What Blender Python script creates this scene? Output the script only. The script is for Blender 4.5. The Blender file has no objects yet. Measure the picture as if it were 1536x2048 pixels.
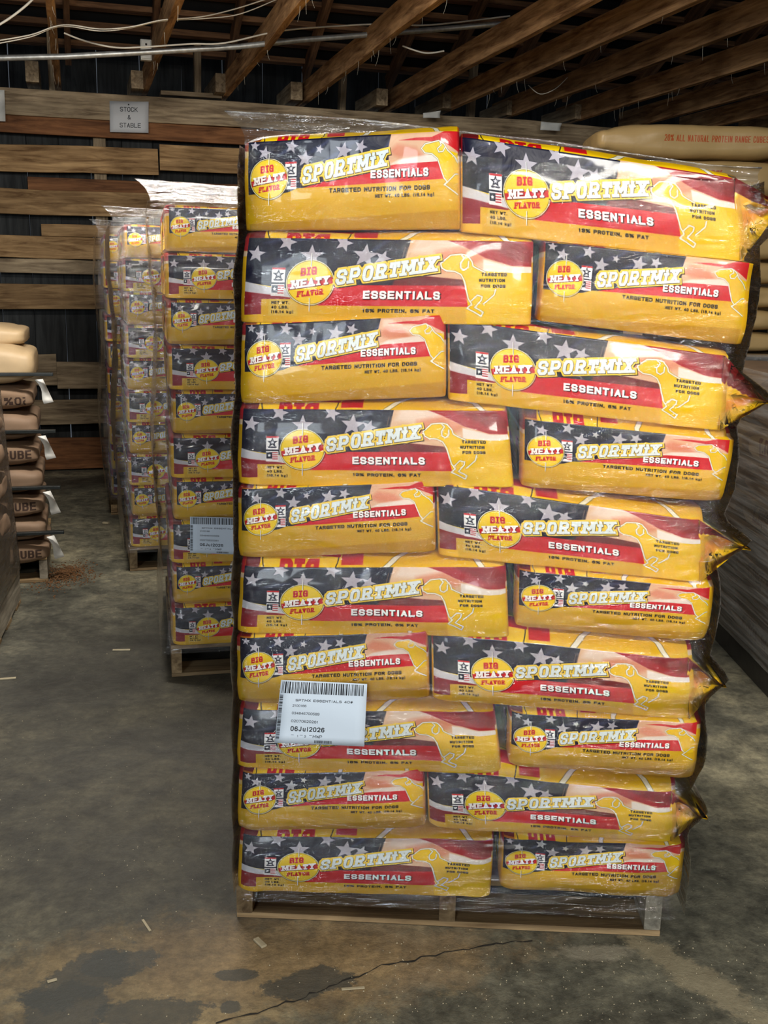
import bpy, math, random
import numpy as np
from mathutils import Vector, Matrix, noise as mnoise

SC = bpy.context.scene
COL = SC.collection
PI = math.pi

# ------------------------------------------------------------------ camera
FPX = 2100.0
CAM_Z = 1.491
PITCH = math.radians(12.37)
ROLL = math.radians(1.25)
fw = Vector((0, math.cos(PITCH), -math.sin(PITCH)))
rt0 = Vector((1, 0, 0)); up0 = Vector((0, math.sin(PITCH), math.cos(PITCH)))
rt = math.cos(ROLL) * rt0 + math.sin(ROLL) * up0
up = -math.sin(ROLL) * rt0 + math.cos(ROLL) * up0
CAM = Vector((0, 0, CAM_Z))
cd = bpy.data.cameras.new('camera'); cam = bpy.data.objects.new('camera', cd); COL.objects.link(cam)
cd.sensor_fit = 'HORIZONTAL'; cd.sensor_width = 36.0; cd.lens = FPX / 1536 * 36.0
cd.clip_start = 0.05; cd.clip_end = 100
M3 = Matrix((rt, up, -fw)).transposed()
cam.matrix_world = Matrix.Translation(CAM) @ M3.to_4x4()
SC.camera = cam

# ------------------------------------------------------------------ world, lights, exposure
W = bpy.data.worlds.new('world'); SC.world = W; W.use_nodes = True
W.node_tree.nodes['Background'].inputs[0].default_value = (0.75, 0.85, 1.0, 1)
W.node_tree.nodes['Background'].inputs[1].default_value = 0.10

def area(name, loc, target, sx, sy, power, col):
    l = bpy.data.lights.new(name, 'AREA'); l.shape = 'RECTANGLE'; l.size = sx; l.size_y = sy
    l.energy = power; l.color = col
    o = bpy.data.objects.new(name, l); COL.objects.link(o); o.location = loc
    d = Vector(target) - Vector(loc)
    o.rotation_euler = d.to_track_quat('-Z', 'Y').to_euler()
    return o
area('doorway_daylight', (-2.0, -6.2, 2.3), (0.1, 3.0, 1.3), 1.5, 2.4, 215, (0.84, 0.93, 1.0))
area('ceiling_tube_light', (1.0, -0.7, 2.72), (0.6, 2.1, 0.8), 1.5, 0.3, 92, (1.0, 0.96, 0.88))
area('ceiling_tube_light', (-1.0, 4.0, 2.74), (-1.1, 4.8, 0.0), 1.2, 0.2, 68, (1.0, 0.94, 0.86))
SC.view_settings.view_transform = 'Standard'
SC.view_settings.look = 'None'
SC.view_settings.gamma = 1.0
SC.view_settings.use_curve_mapping = False
SC.view_settings.exposure = 0.24

# ------------------------------------------------------------------ photograph pixel -> point on a real plane
def ray(x, y):
    return fw + rt * ((x - 768) / FPX) - up * ((y - 1024) / FPX)
def on_plane(x, y, P, n):
    d = ray(x, y); t = (Vector(P) - CAM).dot(n) / d.dot(n)
    return CAM + d * t
def on_floor(x, y, z=0.0):
    return on_plane(x, y, (0, 0, z), Vector((0, 0, 1)))

# ------------------------------------------------------------------ object helpers
def tag(o, label=None, cat=None, group=None, kind=None):
    if label: o['label'] = label
    if cat: o['category'] = cat
    if group: o['group'] = group
    if kind: o['kind'] = kind
    return o
def link(name, me, mats=None, parent=None, mw=None):
    o = bpy.data.objects.new(name, me); COL.objects.link(o)
    if mats:
        for m in (mats if isinstance(mats, (list, tuple)) else [mats]): me.materials.append(m)
    if parent: o.parent = parent
    if mw is not None: o.matrix_world = mw if parent is None else mw
    return o
def empty(name, loc=(0, 0, 0), rz=0.0):
    o = bpy.data.objects.new(name, None); COL.objects.link(o); o.location = loc; o.rotation_euler = (0, 0, rz)
    o.empty_display_size = 0.1
    return o
def mesh(name, vs, fs, smooth=False, uvs=None, mi=None):
    me = bpy.data.meshes.new(name); me.from_pydata([tuple(v) for v in vs], [], fs)
    if uvs is not None:
        l = me.uv_layers.new(name='UVMap'); flat = np.array(uvs, dtype=np.float32).reshape(-1)
        l.data.foreach_set('uv', flat)
    if mi is not None: me.polygons.foreach_set('material_index', mi)
    if smooth: me.polygons.foreach_set('use_smooth', [True] * len(me.polygons))
    me.update(); return me
def rnd_board(L, H, T, rng, warp=0.004, n=8, taper=(0, 0), bev=0.003):
    """board along local x, height along z, thickness along y, uneven sawn edges"""
    vs, fs = [], []
    ph = rng.uniform(0, 100)
    for i in range(n + 1):
        x = -L / 2 + L * i / n
        dz = mnoise.noise(Vector((ph, x * 0.9, 0))) * warp
        e1 = mnoise.noise(Vector((ph, x * 2.1, 5))) * warp; e2 = mnoise.noise(Vector((ph, x * 2.1, 9))) * warp
        dy = mnoise.noise(Vector((ph, x * 0.7, 15))) * warp
        h1 = H / 2 + dz + e1; h0 = -H / 2 + dz + e2
        for (yy, zz) in ((-T/2, h0 + bev), (-T/2, h1 - bev), (-T/2 + bev, h1), (T/2 - bev, h1), (T/2, h1 - bev), (T/2, h0 + bev), (T/2 - bev, h0), (-T/2 + bev, h0)):
            vs.append((x, yy + dy, zz))
    for i in range(n):
        for k in range(8):
            a = i * 8 + k; b = i * 8 + (k + 1) % 8
            fs.append((a, b, b + 8, a + 8))
    fs.append(tuple(range(7, -1, -1))); fs.append(tuple(n * 8 + k for k in range(8)))
    # orientation fixed below through normals recalculation is not needed for closed prisms of this winding
    return vs, [tuple(reversed(f)) for f in fs]
def frame(origin, ax, az):
    """matrix with local x along ax, local z along az"""
    x = Vector(ax).normalized(); z = Vector(az); z = (z - x * z.dot(x)).normalized(); y = z.cross(x)
    return Matrix.Translation(Vector(origin)) @ Matrix((x, y, z)).transposed().to_4x4()
def board(name, p0, p1, H, T, mat, parent=None, upv=(0, 0, 1), seed=0, warp=0.004, n=8):
    p0, p1 = Vector(p0), Vector(p1)
    vs, fs = rnd_board((p1 - p0).length, H, T, random.Random(seed), warp, n)
    o = link(name, mesh(name, vs, fs), mat, parent)
    m = frame((p0 + p1) / 2, p1 - p0, upv)
    o.matrix_basis = m if parent is None else parent.matrix_basis.inverted() @ m
    return o
def box_mesh(name, sx, sy, sz, bev=0.003):
    import bmesh
    bm = bmesh.new(); bmesh.ops.create_cube(bm, size=1.0)
    for v in bm.verts: v.co = Vector((v.co.x * sx, v.co.y * sy, v.co.z * sz))
    bmesh.ops.bevel(bm, geom=list(bm.edges), offset=bev, segments=2, affect='EDGES', profile=0.6)
    me = bpy.data.meshes.new(name); bm.to_mesh(me); bm.free(); return me
def tube_mesh(name, pts, rad, seg=8):
    pts = [Vector(p) for p in pts]; vs, fs = [], []
    for i, p in enumerate(pts):
        t = (pts[min(i + 1, len(pts) - 1)] - pts[max(i - 1, 0)]).normalized()
        a = t.cross(Vector((0, 0, 1)))
        if a.length < 1e-3: a = Vector((1, 0, 0))
        a.normalize(); b = t.cross(a)
        for k in range(seg):
            an = 2 * PI * k / seg
            vs.append(p + (a * math.cos(an) + b * math.sin(an)) * rad)
    for i in range(len(pts) - 1):
        for k in range(seg):
            fs.append((i * seg + k, i * seg + (k + 1) % seg, (i + 1) * seg + (k + 1) % seg, (i + 1) * seg + k))
    fs.append(tuple(range(seg))); fs.append(tuple((len(pts) - 1) * seg + k for k in reversed(range(seg))))
    return mesh(name, vs, fs, smooth=True)

# ------------------------------------------------------------------ printed artwork, drawn in numpy (stroke lettering)
G = {
 'A': [[(0,0),(.5,1),(1,0)], [(.22,.32),(.78,.32)]],
 'B': [[(.5,.53),(0,.53),(0,1),(.78,1),(.95,.88),(.95,.64),(.78,.53),(.5,.53)], [(.78,.53),(1,.4),(1,.14),(.8,0),(0,0),(0,.53)]],
 'C': [[(1,.76),(.8,1),(.2,1),(0,.8),(0,.2),(.2,0),(.8,0),(1,.24)]],
 'D': [[(0,0),(0,1),(.72,1),(1,.76),(1,.24),(.72,0),(0,0)]],
 'E': [[(1,1),(0,1),(0,0),(1,0)], [(0,.5),(.88,.5)]],
 'F': [[(1,1),(0,1),(0,0)], [(0,.5),(.85,.5)]],
 'G': [[(1,.78),(.8,1),(.2,1),(0,.8),(0,.2),(.2,0),(1,0),(1,.46),(.6,.46)]],
 'H': [[(0,0),(0,1)], [(1,0),(1,1)], [(0,.5),(1,.5)]],
 'I': [[(.5,0),(.5,1)]],
 'J': [[(.8,1),(.8,.2),(.6,0),(.2,0),(0,.2)]],
 'K': [[(0,0),(0,1)], [(1,1),(.1,.45)], [(.35,.58),(1,0)]],
 'L': [[(0,1),(0,0),(1,0)]],
 'M': [[(0,0),(0,1),(.5,.3),(1,1),(1,0)]],
 'N': [[(0,0),(0,1),(1,0),(1,1)]],
 'O': [[(.22,0),(0,.22),(0,.78),(.22,1),(.78,1),(1,.78),(1,.22),(.78,0),(.22,0)]],
 'P': [[(0,0),(0,1),(.78,1),(1,.85),(1,.6),(.78,.44),(0,.44)]],
 'R': [[(0,0),(0,1),(.78,1),(1,.85),(1,.62),(.78,.48),(0,.48)], [(.6,.48),(1,0)]],
 'S': [[(1,.8),(.8,1),(.2,1),(0,.83),(0,.67),(.2,.53),(.8,.47),(1,.33),(1,.17),(.8,0),(.2,0),(0,.2)]],
 'T': [[(0,1),(1,1)], [(.5,1),(.5,0)]],
 'U': [[(0,1),(0,.22),(.22,0),(.78,0),(1,.22),(1,1)]],
 'V': [[(0,1),(.5,0),(1,1)]],
 'W': [[(0,1),(.25,0),(.5,.8),(.75,0),(1,1)]],
 'X': [[(0,0),(1,1)], [(0,1),(1,0)]],
 'Y': [[(0,1),(.5,.48),(1,1)], [(.5,.48),(.5,0)]],
 '0': [[(.22,0),(0,.22),(0,.78),(.22,1),(.78,1),(1,.78),(1,.22),(.78,0),(.22,0)]],
 '1': [[(.2,.8),(.55,1),(.55,0)]],
 '2': [[(0,.8),(.2,1),(.8,1),(1,.8),(1,.6),(0,0),(1,0)]],
 '3': [[(0,.85),(.2,1),(.8,1),(1,.82),(1,.65),(.8,.53),(.4,.53)], [(.8,.53),(1,.38),(1,.18),(.8,0),(.2,0),(0,.15)]],
 '4': [[(.75,0),(.75,1),(0,.3),(1,.3)]],
 '5': [[(1,1),(.1,1),(0,.55),(.75,.6),(1,.42),(1,.18),(.8,0),(.2,0),(0,.15)]],
 '6': [[(.95,.88),(.75,1),(.25,1),(0,.78),(0,.2),(.2,0),(.8,0),(1,.18),(1,.4),(.8,.56),(.2,.56),(0,.4)]],
 '7': [[(0,1),(1,1),(.4,0)]],
 '8': [[(.2,.53),(0,.67),(0,.85),(.2,1),(.8,1),(1,.85),(1,.67),(.8,.53),(.2,.53),(0,.38),(0,.16),(.2,0),(.8,0),(1,.16),(1,.38),(.8,.53)]],
 '9': [[(.05,.12),(.25,0),(.75,0),(1,.22),(1,.8),(.8,1),(.2,1),(0,.82),(0,.6),(.2,.44),(.8,.44),(1,.6)]],
 '%': [[(.1,0),(.9,1)], [(0,.65),(0,.95),(.3,.95),(.3,.65),(0,.65)], [(.7,.05),(.7,.35),(1,.35),(1,.05),(.7,.05)]],
 '.': [[(.3,0),(.4,0)]], ',': [[(.4,.05),(.25,-.12)]], '-': [[(.1,.5),(.9,.5)]],
 '(': [[(.8,1.1),(.4,.8),(.4,.2),(.8,-.1)]], ')': [[(.2,1.1),(.6,.8),(.6,.2),(.2,-.1)]],
 '&': [[(1,0),(.15,.75),(.3,1),(.6,1),(.7,.8),(0,.3),(0,.1),(.2,0),(.6,0),(1,.35)]],
 '#': [[(.25,0),(.4,1)], [(.6,0),(.75,1)], [(0,.33),(1,.33)], [(.05,.67),(1,.67)]],
 'k': [[(.05,0),(.05,1)], [(.8,.65),(.1,.28)], [(.35,.4),(.85,0)]],
 'g': [[(.85,.65),(.2,.65),(0,.5),(0,.15),(.2,0),(.85,0)], [(.85,.65),(.85,-.1),(.65,-.25),(.1,-.25)]],
 'u': [[(.05,.68),(.05,.15),(.25,0),(.85,0)], [(.85,.68),(.85,0)]],
 'l': [[(.5,0),(.5,1)]],
 'i': [[(.5,0),(.5,.72)], [(.5,.98),(.5,1.02)]],
}
SERIF = {'P': [(0,0)], 'R': [(0,0),(1,0)], 'T': [(.5,0)], 'M': [(0,0),(1,0),(0,1),(1,1)], 'I': [(.5,0),(.5,1)], 'X': [(0,0),(1,0),(0,1),(1,1)],
         'A': [(0,0),(1,0)], 'Y': [(.5,0),(0,1),(1,1)], 'F': [(0,0)], 'L': [(0,1)], 'V': [(0,1),(1,1)], 'i': [(.5,0),(.42,.72)]}
TICK = {'T': [((0,1),(0,.76)), ((1,1),(1,.76))], 'L': [((1,0),(1,.22))], 'F': [((1,1),(1,.8))], 'S': [((1,.8),(1,.72)), ((0,.2),(0,.28))]}

def c3(*a): return np.array(a, dtype=np.float32) / 255.0
class Art:
    def __init__(s, w, h, bg):
        s.w, s.h = w, h; s.a = np.ones((h, w, 3), np.float32) * c3(*bg)
        s.Y, s.X = np.mgrid[0:h, 0:w].astype(np.float32)
    def put(s, m, col, sl=None):
        col = col if isinstance(col, np.ndarray) else c3(*col)
        v = s.a if sl is None else s.a[sl]
        v[...] = v * (1 - m[..., None]) + col * m[..., None]
    def poly(s, pts, col, alpha=1.0, soft=1.0):
        P = np.array(pts, dtype=np.float32)
        e_ = soft*.6 + 3; x0, y0 = np.maximum(np.floor(P.min(0)) - e_, 0).astype(int); x1 = int(min(P[:, 0].max() + e_ + 1, s.w)); y1 = int(min(P[:, 1].max() + e_ + 1, s.h))
        if x1 <= x0 or y1 <= y0: return
        sl = (slice(y0, y1), slice(x0, x1)); X, Y = s.X[sl], s.Y[sl]
        ins = np.zeros(X.shape, bool); d = np.full(X.shape, 1e9, np.float32)
        for i in range(len(P)):
            ax, ay = P[i]; bx, by = P[(i + 1) % len(P)]
            if ay != by:
                c = ((ay > Y) != (by > Y)) & (X < (bx - ax) * (Y - ay) / (by - ay) + ax); ins ^= c
            L = max((bx-ax)**2 + (by-ay)**2, 1e-6); t = np.clip(((X-ax)*(bx-ax) + (Y-ay)*(by-ay)) / L, 0, 1)
            d = np.minimum(d, np.hypot(X - ax - t*(bx-ax), Y - ay - t*(by-ay)))
        sd = np.where(ins, -d, d); s.put(np.clip(.5 - sd / soft, 0, 1) * alpha, col, sl)
    def line(s, pts, w, col, alpha=1.0):
        P = np.array(pts, dtype=np.float32); x0, y0 = np.maximum(np.floor(P.min(0) - w - 2), 0).astype(int); x1 = int(min(P[:,0].max() + w + 3, s.w)); y1 = int(min(P[:,1].max() + w + 3, s.h))
        if x1 <= x0 or y1 <= y0: return
        sl = (slice(y0, y1), slice(x0, x1)); X, Y = s.X[sl], s.Y[sl]; d = np.full(X.shape, 1e9, np.float32)
        for (ax, ay), (bx, by) in zip(P[:-1], P[1:]):
            L = max((bx-ax)**2 + (by-ay)**2, 1e-6); t = np.clip(((X-ax)*(bx-ax) + (Y-ay)*(by-ay)) / L, 0, 1)
            d = np.minimum(d, np.hypot(X - ax - t*(bx-ax), Y - ay - t*(by-ay)))
        s.put(np.clip(.5 - (d - w / 2), 0, 1) * alpha, col, sl)
    def disc(s, cx, cy, r, col, ry=None, ring=None, alpha=1.0):
        ry = ry or r; d = (np.hypot((s.X - cx) / r, (s.Y - cy) / ry) - 1) * min(r, ry)
        if ring: d = np.abs(d) - ring / 2
        s.put(np.clip(.5 - d, 0, 1) * alpha, col)
    def text(s, t, x, y, h, cw, gap, w, passes, ang=0.0, shear=0.0, slab=False, slope=0.0, grow=0.0):
        """baseline starts at x,y; passes = [(grow px, colour, dx, dy)]; slope: px down per px right; ang turns glyphs; grow: extra height per px"""
        segs = []; cx = 0.0
        for ch in t:
            wd = cw * {'I': .45, 'i': .5, '1': .7, '.': .45, ',': .45, '(': .55, ')': .55, 'l': .5, 'M': 1.25, 'W': 1.3, ' ': .6, '%': 1.3}.get(ch, 1.0)
            hh = h + grow * cx
            if ch in G:
                st = [p for p in G[ch]]
                if slab:
                    q = .5 * w / max(wd - w, 1) + .06
                    for (sx, sy) in SERIF.get(ch, []): st = st + [[(sx - q, sy), (sx + q, sy)]]
                    for a, b in TICK.get(ch, []): st = st + [[a, b]]
                for pl in st:
                    P = [(cx + w/2 + px * (wd - w), w/2 + py * (hh - w)) for px, py in pl]
                    ax = [abs(P[i+1][0]-P[i][0]) < .01*h or abs(P[i+1][1]-P[i][1]) < .01*h for i in range(len(P)-1)]
                    closed = pl[0] == pl[-1] and len(pl) > 2
                    P = [(a + shear * b, b) for a, b in P]; m_ = len(P) - 1
                    for i in range(m_):
                        def sq(j):      # square cap at a free end or between two upright/level strokes, else round
                            if 0 <= j < m_: return ax[i] and ax[j]
                            if closed: return ax[i] and ax[j % m_]
                            return True
                        segs.append((P[i], P[i+1], sq(i-1), sq(i+1), hh if ch.isupper() or ch in '0123456789' else 0))
            cx += wd + gap
        ca, sa = math.cos(ang), math.sin(ang)
        S = []
        for a, b, q0, q1_, hc in segs:
            r = []
            for (px, py) in (a, b):
                X = x + px * ca + py * sa; Y = y - (py * ca - px * sa) + slope * px
                r += [X, Y]
            S.append(r + [q0, q1_, hc])
        S = np.array(S); m = w + max(g for g, *_ in passes) + 8
        x0 = int(max(min(S[:,0].min(), S[:,2].min()) - m, 0)); x1 = int(min(max(S[:,0].max(), S[:,2].max()) + m, s.w))
        y0 = int(max(min(S[:,1].min(), S[:,3].min()) - m, 0)); y1 = int(min(max(S[:,1].max(), S[:,3].max()) + m, s.h))
        if x1 <= x0 or y1 <= y0: return cx
        D = np.full((y1 - y0, x1 - x0), 1e3, np.float32)
        for ax, ay, bx, by, q0, q1_, hc in S:
            k = int(m) + 1
            u0 = int(max(min(ax, bx) - k - x0, 0)); u1 = int(min(max(ax, bx) + k - x0, x1 - x0)); v0 = int(max(min(ay, by) - k - y0, 0)); v1 = int(min(max(ay, by) + k - y0, y1 - y0))
            if u1 <= u0 or v1 <= v0: continue
            X = s.X[y0+v0:y0+v1, x0+u0:x0+u1] - ax; Y = s.Y[y0+v0:y0+v1, x0+u0:x0+u1] - ay
            L = math.hypot(bx-ax, by-ay); L1 = max(L, 1e-4); tx, ty = ((bx-ax)/L1, (by-ay)/L1) if L > 1e-4 else (1, 0)
            al = X*tx + Y*ty; n = np.abs(-X*ty + Y*tx)
            d = np.maximum(n - w/2, np.maximum(-al - (w/2 if q0 else 0), al - L - (w/2 if q1_ else 0)))
            if not q0: d = np.minimum(d, np.hypot(X, Y) - w/2)
            if not q1_: d = np.minimum(d, np.hypot(X - (bx-ax), Y - (by-ay)) - w/2)
            if hc: py = (y + slope*(X + ax - x) - (Y + ay)); d = np.maximum(d, np.maximum(-py, py - hc))
            D[v0:v1, u0:u1] = np.minimum(D[v0:v1, u0:u1], d)
        for g, col, dx, dy in passes:
            mm = np.clip(.5 - (D - g), 0, 1)
            if dx or dy: mm = np.roll(np.roll(mm, int(dx), 1), int(dy), 0)
            s.put(mm, col, (slice(y0, y1), slice(x0, x1)))
        return cx
    def star(s, cx, cy, r, rot, col, alpha=1.0):
        s.poly([(cx + (r if k % 2 == 0 else r * .42) * math.sin(rot + k * PI / 5), cy - (r if k % 2 == 0 else r * .42) * math.cos(rot + k * PI / 5)) for k in range(10)], col, alpha, 1.6)
    def image(s, name):
        im = bpy.data.images.new(name, s.w, s.h)
        px = np.ones((s.h, s.w, 4), np.float32); px[..., :3] = np.clip(s.a[::-1], 0, 1)
        im.pixels.foreach_set(px.reshape(-1)); im.update(); im.pack(); return im

NAVY, STAR, RED, DRED, YEL, GOLD = (14, 16, 42), (170, 164, 176), (196, 14, 26), (110, 14, 22), (232, 192, 0), (214, 164, 30)
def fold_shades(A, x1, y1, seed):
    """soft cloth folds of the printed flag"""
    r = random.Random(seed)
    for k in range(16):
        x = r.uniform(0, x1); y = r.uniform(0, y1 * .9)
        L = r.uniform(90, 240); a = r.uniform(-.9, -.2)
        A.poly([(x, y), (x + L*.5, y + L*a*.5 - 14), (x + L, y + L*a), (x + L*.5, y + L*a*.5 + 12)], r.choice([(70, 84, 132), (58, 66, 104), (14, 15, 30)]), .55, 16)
def badge(A, x, y, w, h):
    A.poly([(x, y), (x+w, y), (x+w, y+h*.52), (x, y+h*.52)], (232, 230, 232)); A.poly([(x, y), (x+w, y), (x+w, y+h*.07), (x, y+h*.07)], (190, 30, 40))
    A.star(x+w*.5, y+h*.25, w*.46, 0, (40, 42, 60)); A.star(x+w*.5, y+h*.24, w*.2, 0, (210, 210, 220)); A.poly([(x+w*.12, y+h*.40), (x+w*.88, y+h*.40), (x+w*.8, y+h*.46), (x+w*.2, y+h*.46)], (60, 60, 80))
    y2 = y + h*.58; h2 = h*.42
    A.poly([(x, y2), (x+w, y2), (x+w, y2+h2), (x, y2+h2)], (225, 222, 224))
    for k in range(4): A.poly([(x+w*.5, y2+h2*(.1+.2*k)), (x+w*.96, y2+h2*(.1+.2*k)), (x+w*.96, y2+h2*(.2+.2*k)), (x+w*.5, y2+h2*(.2+.2*k))], (180, 50, 60))
    A.poly([(x+w*.04, y2+h2*.1), (x+w*.5, y2+h2*.1), (x+w*.5, y2+h2*.72), (x+w*.04, y2+h2*.72)], (24, 28, 50)); A.star(x+w*.27, y2+h2*.41, w*.17, 0, (240, 240, 245))
def roundel(A, cx, cy, r):
    A.disc(cx + 2, cy + 3, r + 3, (30, 25, 20), alpha=.5); A.disc(cx, cy, r, (238, 234, 190)); A.disc(cx, cy, r - 3, (236, 204, 8)); A.disc(cx, cy, r - 5, (30, 26, 18), ring=2.2)
    tl = .17; rr = r - 6; 
    A.poly([(cx - rr*.99, cy - r*.03 + r*.12), (cx + rr*.97, cy - r*.36 + r*.12 - r*.02), (cx + rr*.99, cy + r*.03), (cx - rr*.94, cy + r*.36)], RED)
    for sgn in (-1, 1): A.line([(cx, cy + sgn*r*.70), (cx, cy + sgn*r*1.28)], 4, (235, 235, 230)); A.line([(cx+3, cy + sgn*r*.70), (cx+3, cy + sgn*r*1.28)], 1.6, (30, 30, 30))
    k = r / 120.0
    A.text('BIG', cx - 50*k, cy - 32*k, 44*k, 27*k, 7*k, 10*k, [(0, RED, 0, 0)], slab=True, slope=-.13)
    A.text('MEATY', cx - 92*k, cy + 36*k, 46*k, 30*k, 7*k, 10*k, [(2.2, (90, 10, 15), 2, 2), (0, (245, 242, 240), 0, 0)], slab=True, slope=-.16)
    A.text('FLAVOR', cx - 62*k, cy + 80*k, 32*k, 18*k, 4*k, 7*k, [(0, RED, 0, 0)], slab=True, slope=-.13)
def wordmark(A, x, y, h, cw, gap, w, slope, grow=0.0):
    A.text('SPORTMiX', x, y, h, cw, gap, w, [(13, (60, 45, 20), 4, 5), (12, (240, 205, 70), 0, 0), (3.2, (96, 84, 50), 1, 2), (0.6, (216, 228, 232), 0, 0)], shear=.12, slab=True, slope=slope, grow=grow)
def dog(A, pts_list, w=7):
    for pts in pts_list: A.line(pts, w + 3, (70, 65, 50), .8)
    for pts in pts_list: A.line(pts, w, (228, 226, 206))

def art_long():
    A = Art(1420, 450, YEL)
    o = lambda L: [(x - 60, y - 30) for x, y in L]
    A.poly(o([(50, 20), (900, 20), (880, 120), (820, 270), (560, 300), (300, 300), (50, 262)]), NAVY)
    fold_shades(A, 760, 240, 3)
    for s_ in ((110, 115, 48, .1), (262, 52, 50, .25), (388, 122, 62, .0), (545, 52, 48, .3), (655, 118, 66, .1), (742, 128, 44, .4), (20, 40, 30, 0)): A.star(s_[0]-60, s_[1]-30, s_[2], s_[3], STAR)
    A.poly(o([(50, 258), (200, 290), (300, 300), (300, 345), (50, 316)]), (200, 198, 205), 1, 5)
    A.poly(o([(50, 312), (200, 330), (300, 345), (200, 440), (50, 450)]), (140, 30, 42), 1, 5)
    # cream and rose cloth to the right of the seam
    A.poly(o([(880, 20), (1500, 20), (1500, 240), (1100, 260), (780, 285), (850, 150)]), (214, 176, 142), 1, 3)
    A.poly(o([(920, 20), (1080, 20), (1160, 60), (1080, 130), (1000, 100), (880, 90)]), (222, 200, 184), 1, 26)
    A.poly(o([(1000, 90), (1140, 60), (1260, 120), (1150, 190), (1010, 200)]), (206, 120, 84), .75, 30)
    A.poly(o([(1040, 20), (1500, 20), (1500, 165), (1380, 160), (1250, 120), (1140, 60)]), (160, 22, 32), 1, 6)
    A.poly(o([(1180, 20), (1400, 20), (1500, 90), (1500, 150), (1390, 130)]), (122, 16, 26), .8, 24)
    A.poly(o([(1240, 128), (1380, 165), (1500, 168), (1500, 196), (1390, 200), (1240, 190)]), (226, 218, 210), 1, 8)
    A.poly(o([(600, 285), (840, 210), (1160, 240), (1180, 285)]), (110, 28, 30), 1, 5)
    A.poly(o([(600, 285), (820, 200), (790, 285)]), (38, 26, 40), 1, 8)
    for k in range(2): A.line(o([(852 + 14*k, 66), (838 + 14*k, 130)]), 2, (160, 120, 90))
    # yellow foot, band and bar
    A.poly(o([(150, 352), (330, 352), (470, 372), (1160, 384), (1170, 480), (130, 482), (60, 482), (60, 462), (150, 440)]), (214, 170, 14))
    A.poly(o([(50, 440), (160, 432), (160, 482), (50, 482)]), (232, 184, 24))
    A.poly(o([(430, 300), (540, 274), (1200, 270), (1185, 384), (430, 384)]), (206, 16, 30))
    A.poly(o([(1135, 225), (1155, 280), (1172, 384), (1170, 482), (1500, 482), (1500, 196), (1390, 200), (1230, 190), (1160, 120)]), (230, 192, 4), 1, 3)
    A.poly(o([(190, 352), (320, 352), (330, 440), (184, 440)]), (212, 178, 60))
    D1 = o([(1030, 152), (1052, 132), (1078, 108), (1130, 102), (1160, 108), (1184, 140), (1190, 165), (1215, 180), (1250, 197)])
    D2 = o([(1030, 152), (1036, 176), (1060, 192), (1100, 194), (1132, 210), (1150, 245), (1160, 290), (1172, 340), (1190, 368), (1168, 392), (1205, 412), (1238, 434), (1248, 412), (1206, 386), (1236, 348), (1240, 328), (1216, 320), (1186, 352)])
    A.poly(o([(1030, 152), (1052, 132), (1078, 108), (1130, 102), (1160, 108), (1184, 140), (1190, 170), (1300, 220), (1300, 300), (1180, 330), (1160, 290), (1150, 245), (1132, 210), (1100, 194), (1060, 192), (1036, 176)]), (230, 192, 4))
    dog(A, [D1, D2, o([(1132, 108), (1146, 122), (1128, 150), (1130, 176), (1148, 186), (1166, 170), (1168, 140)]), o([(1305, 288), (1298, 318), (1272, 344), (1248, 366)])])
    badge(A, 195-60, 185-30, 66, 150)
    roundel(A, 388-60, 262-30, 120)
    wordmark(A, 512-60, 276-30, 80, 51, 14, 15.5, -.165, .0)
    A.text('ESSENTIALS', 652-60, 346-30, 44, 34, 6.6, 10.5, [(2, (40, 10, 14), 3, 3), (0, (246, 246, 246), 0, 0)])
    blk = [(0, (26, 20, 8), 0, 0)]
    A.text('18% PROTEIN, 6% FAT', 652-60, 420-30, 21, 18, 2.8, 5.8, blk)
    for i, (t, x) in enumerate((('TARGETED', 1232), ('NUTRITION', 1222), ('FOR DOGS', 1232))): A.text(t, x-60, 218-30 + 31*i, 18.5, 13.8, 2.3, 5.0, blk)
    for i, t in enumerate(('NET WT.', '40 LBS.', '(18.14 kg)')): A.text(t, 200-60, 378-30 + 25*i, 16, 12, 2.2, 4, blk)
    return A.image('side_print_long')

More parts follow.
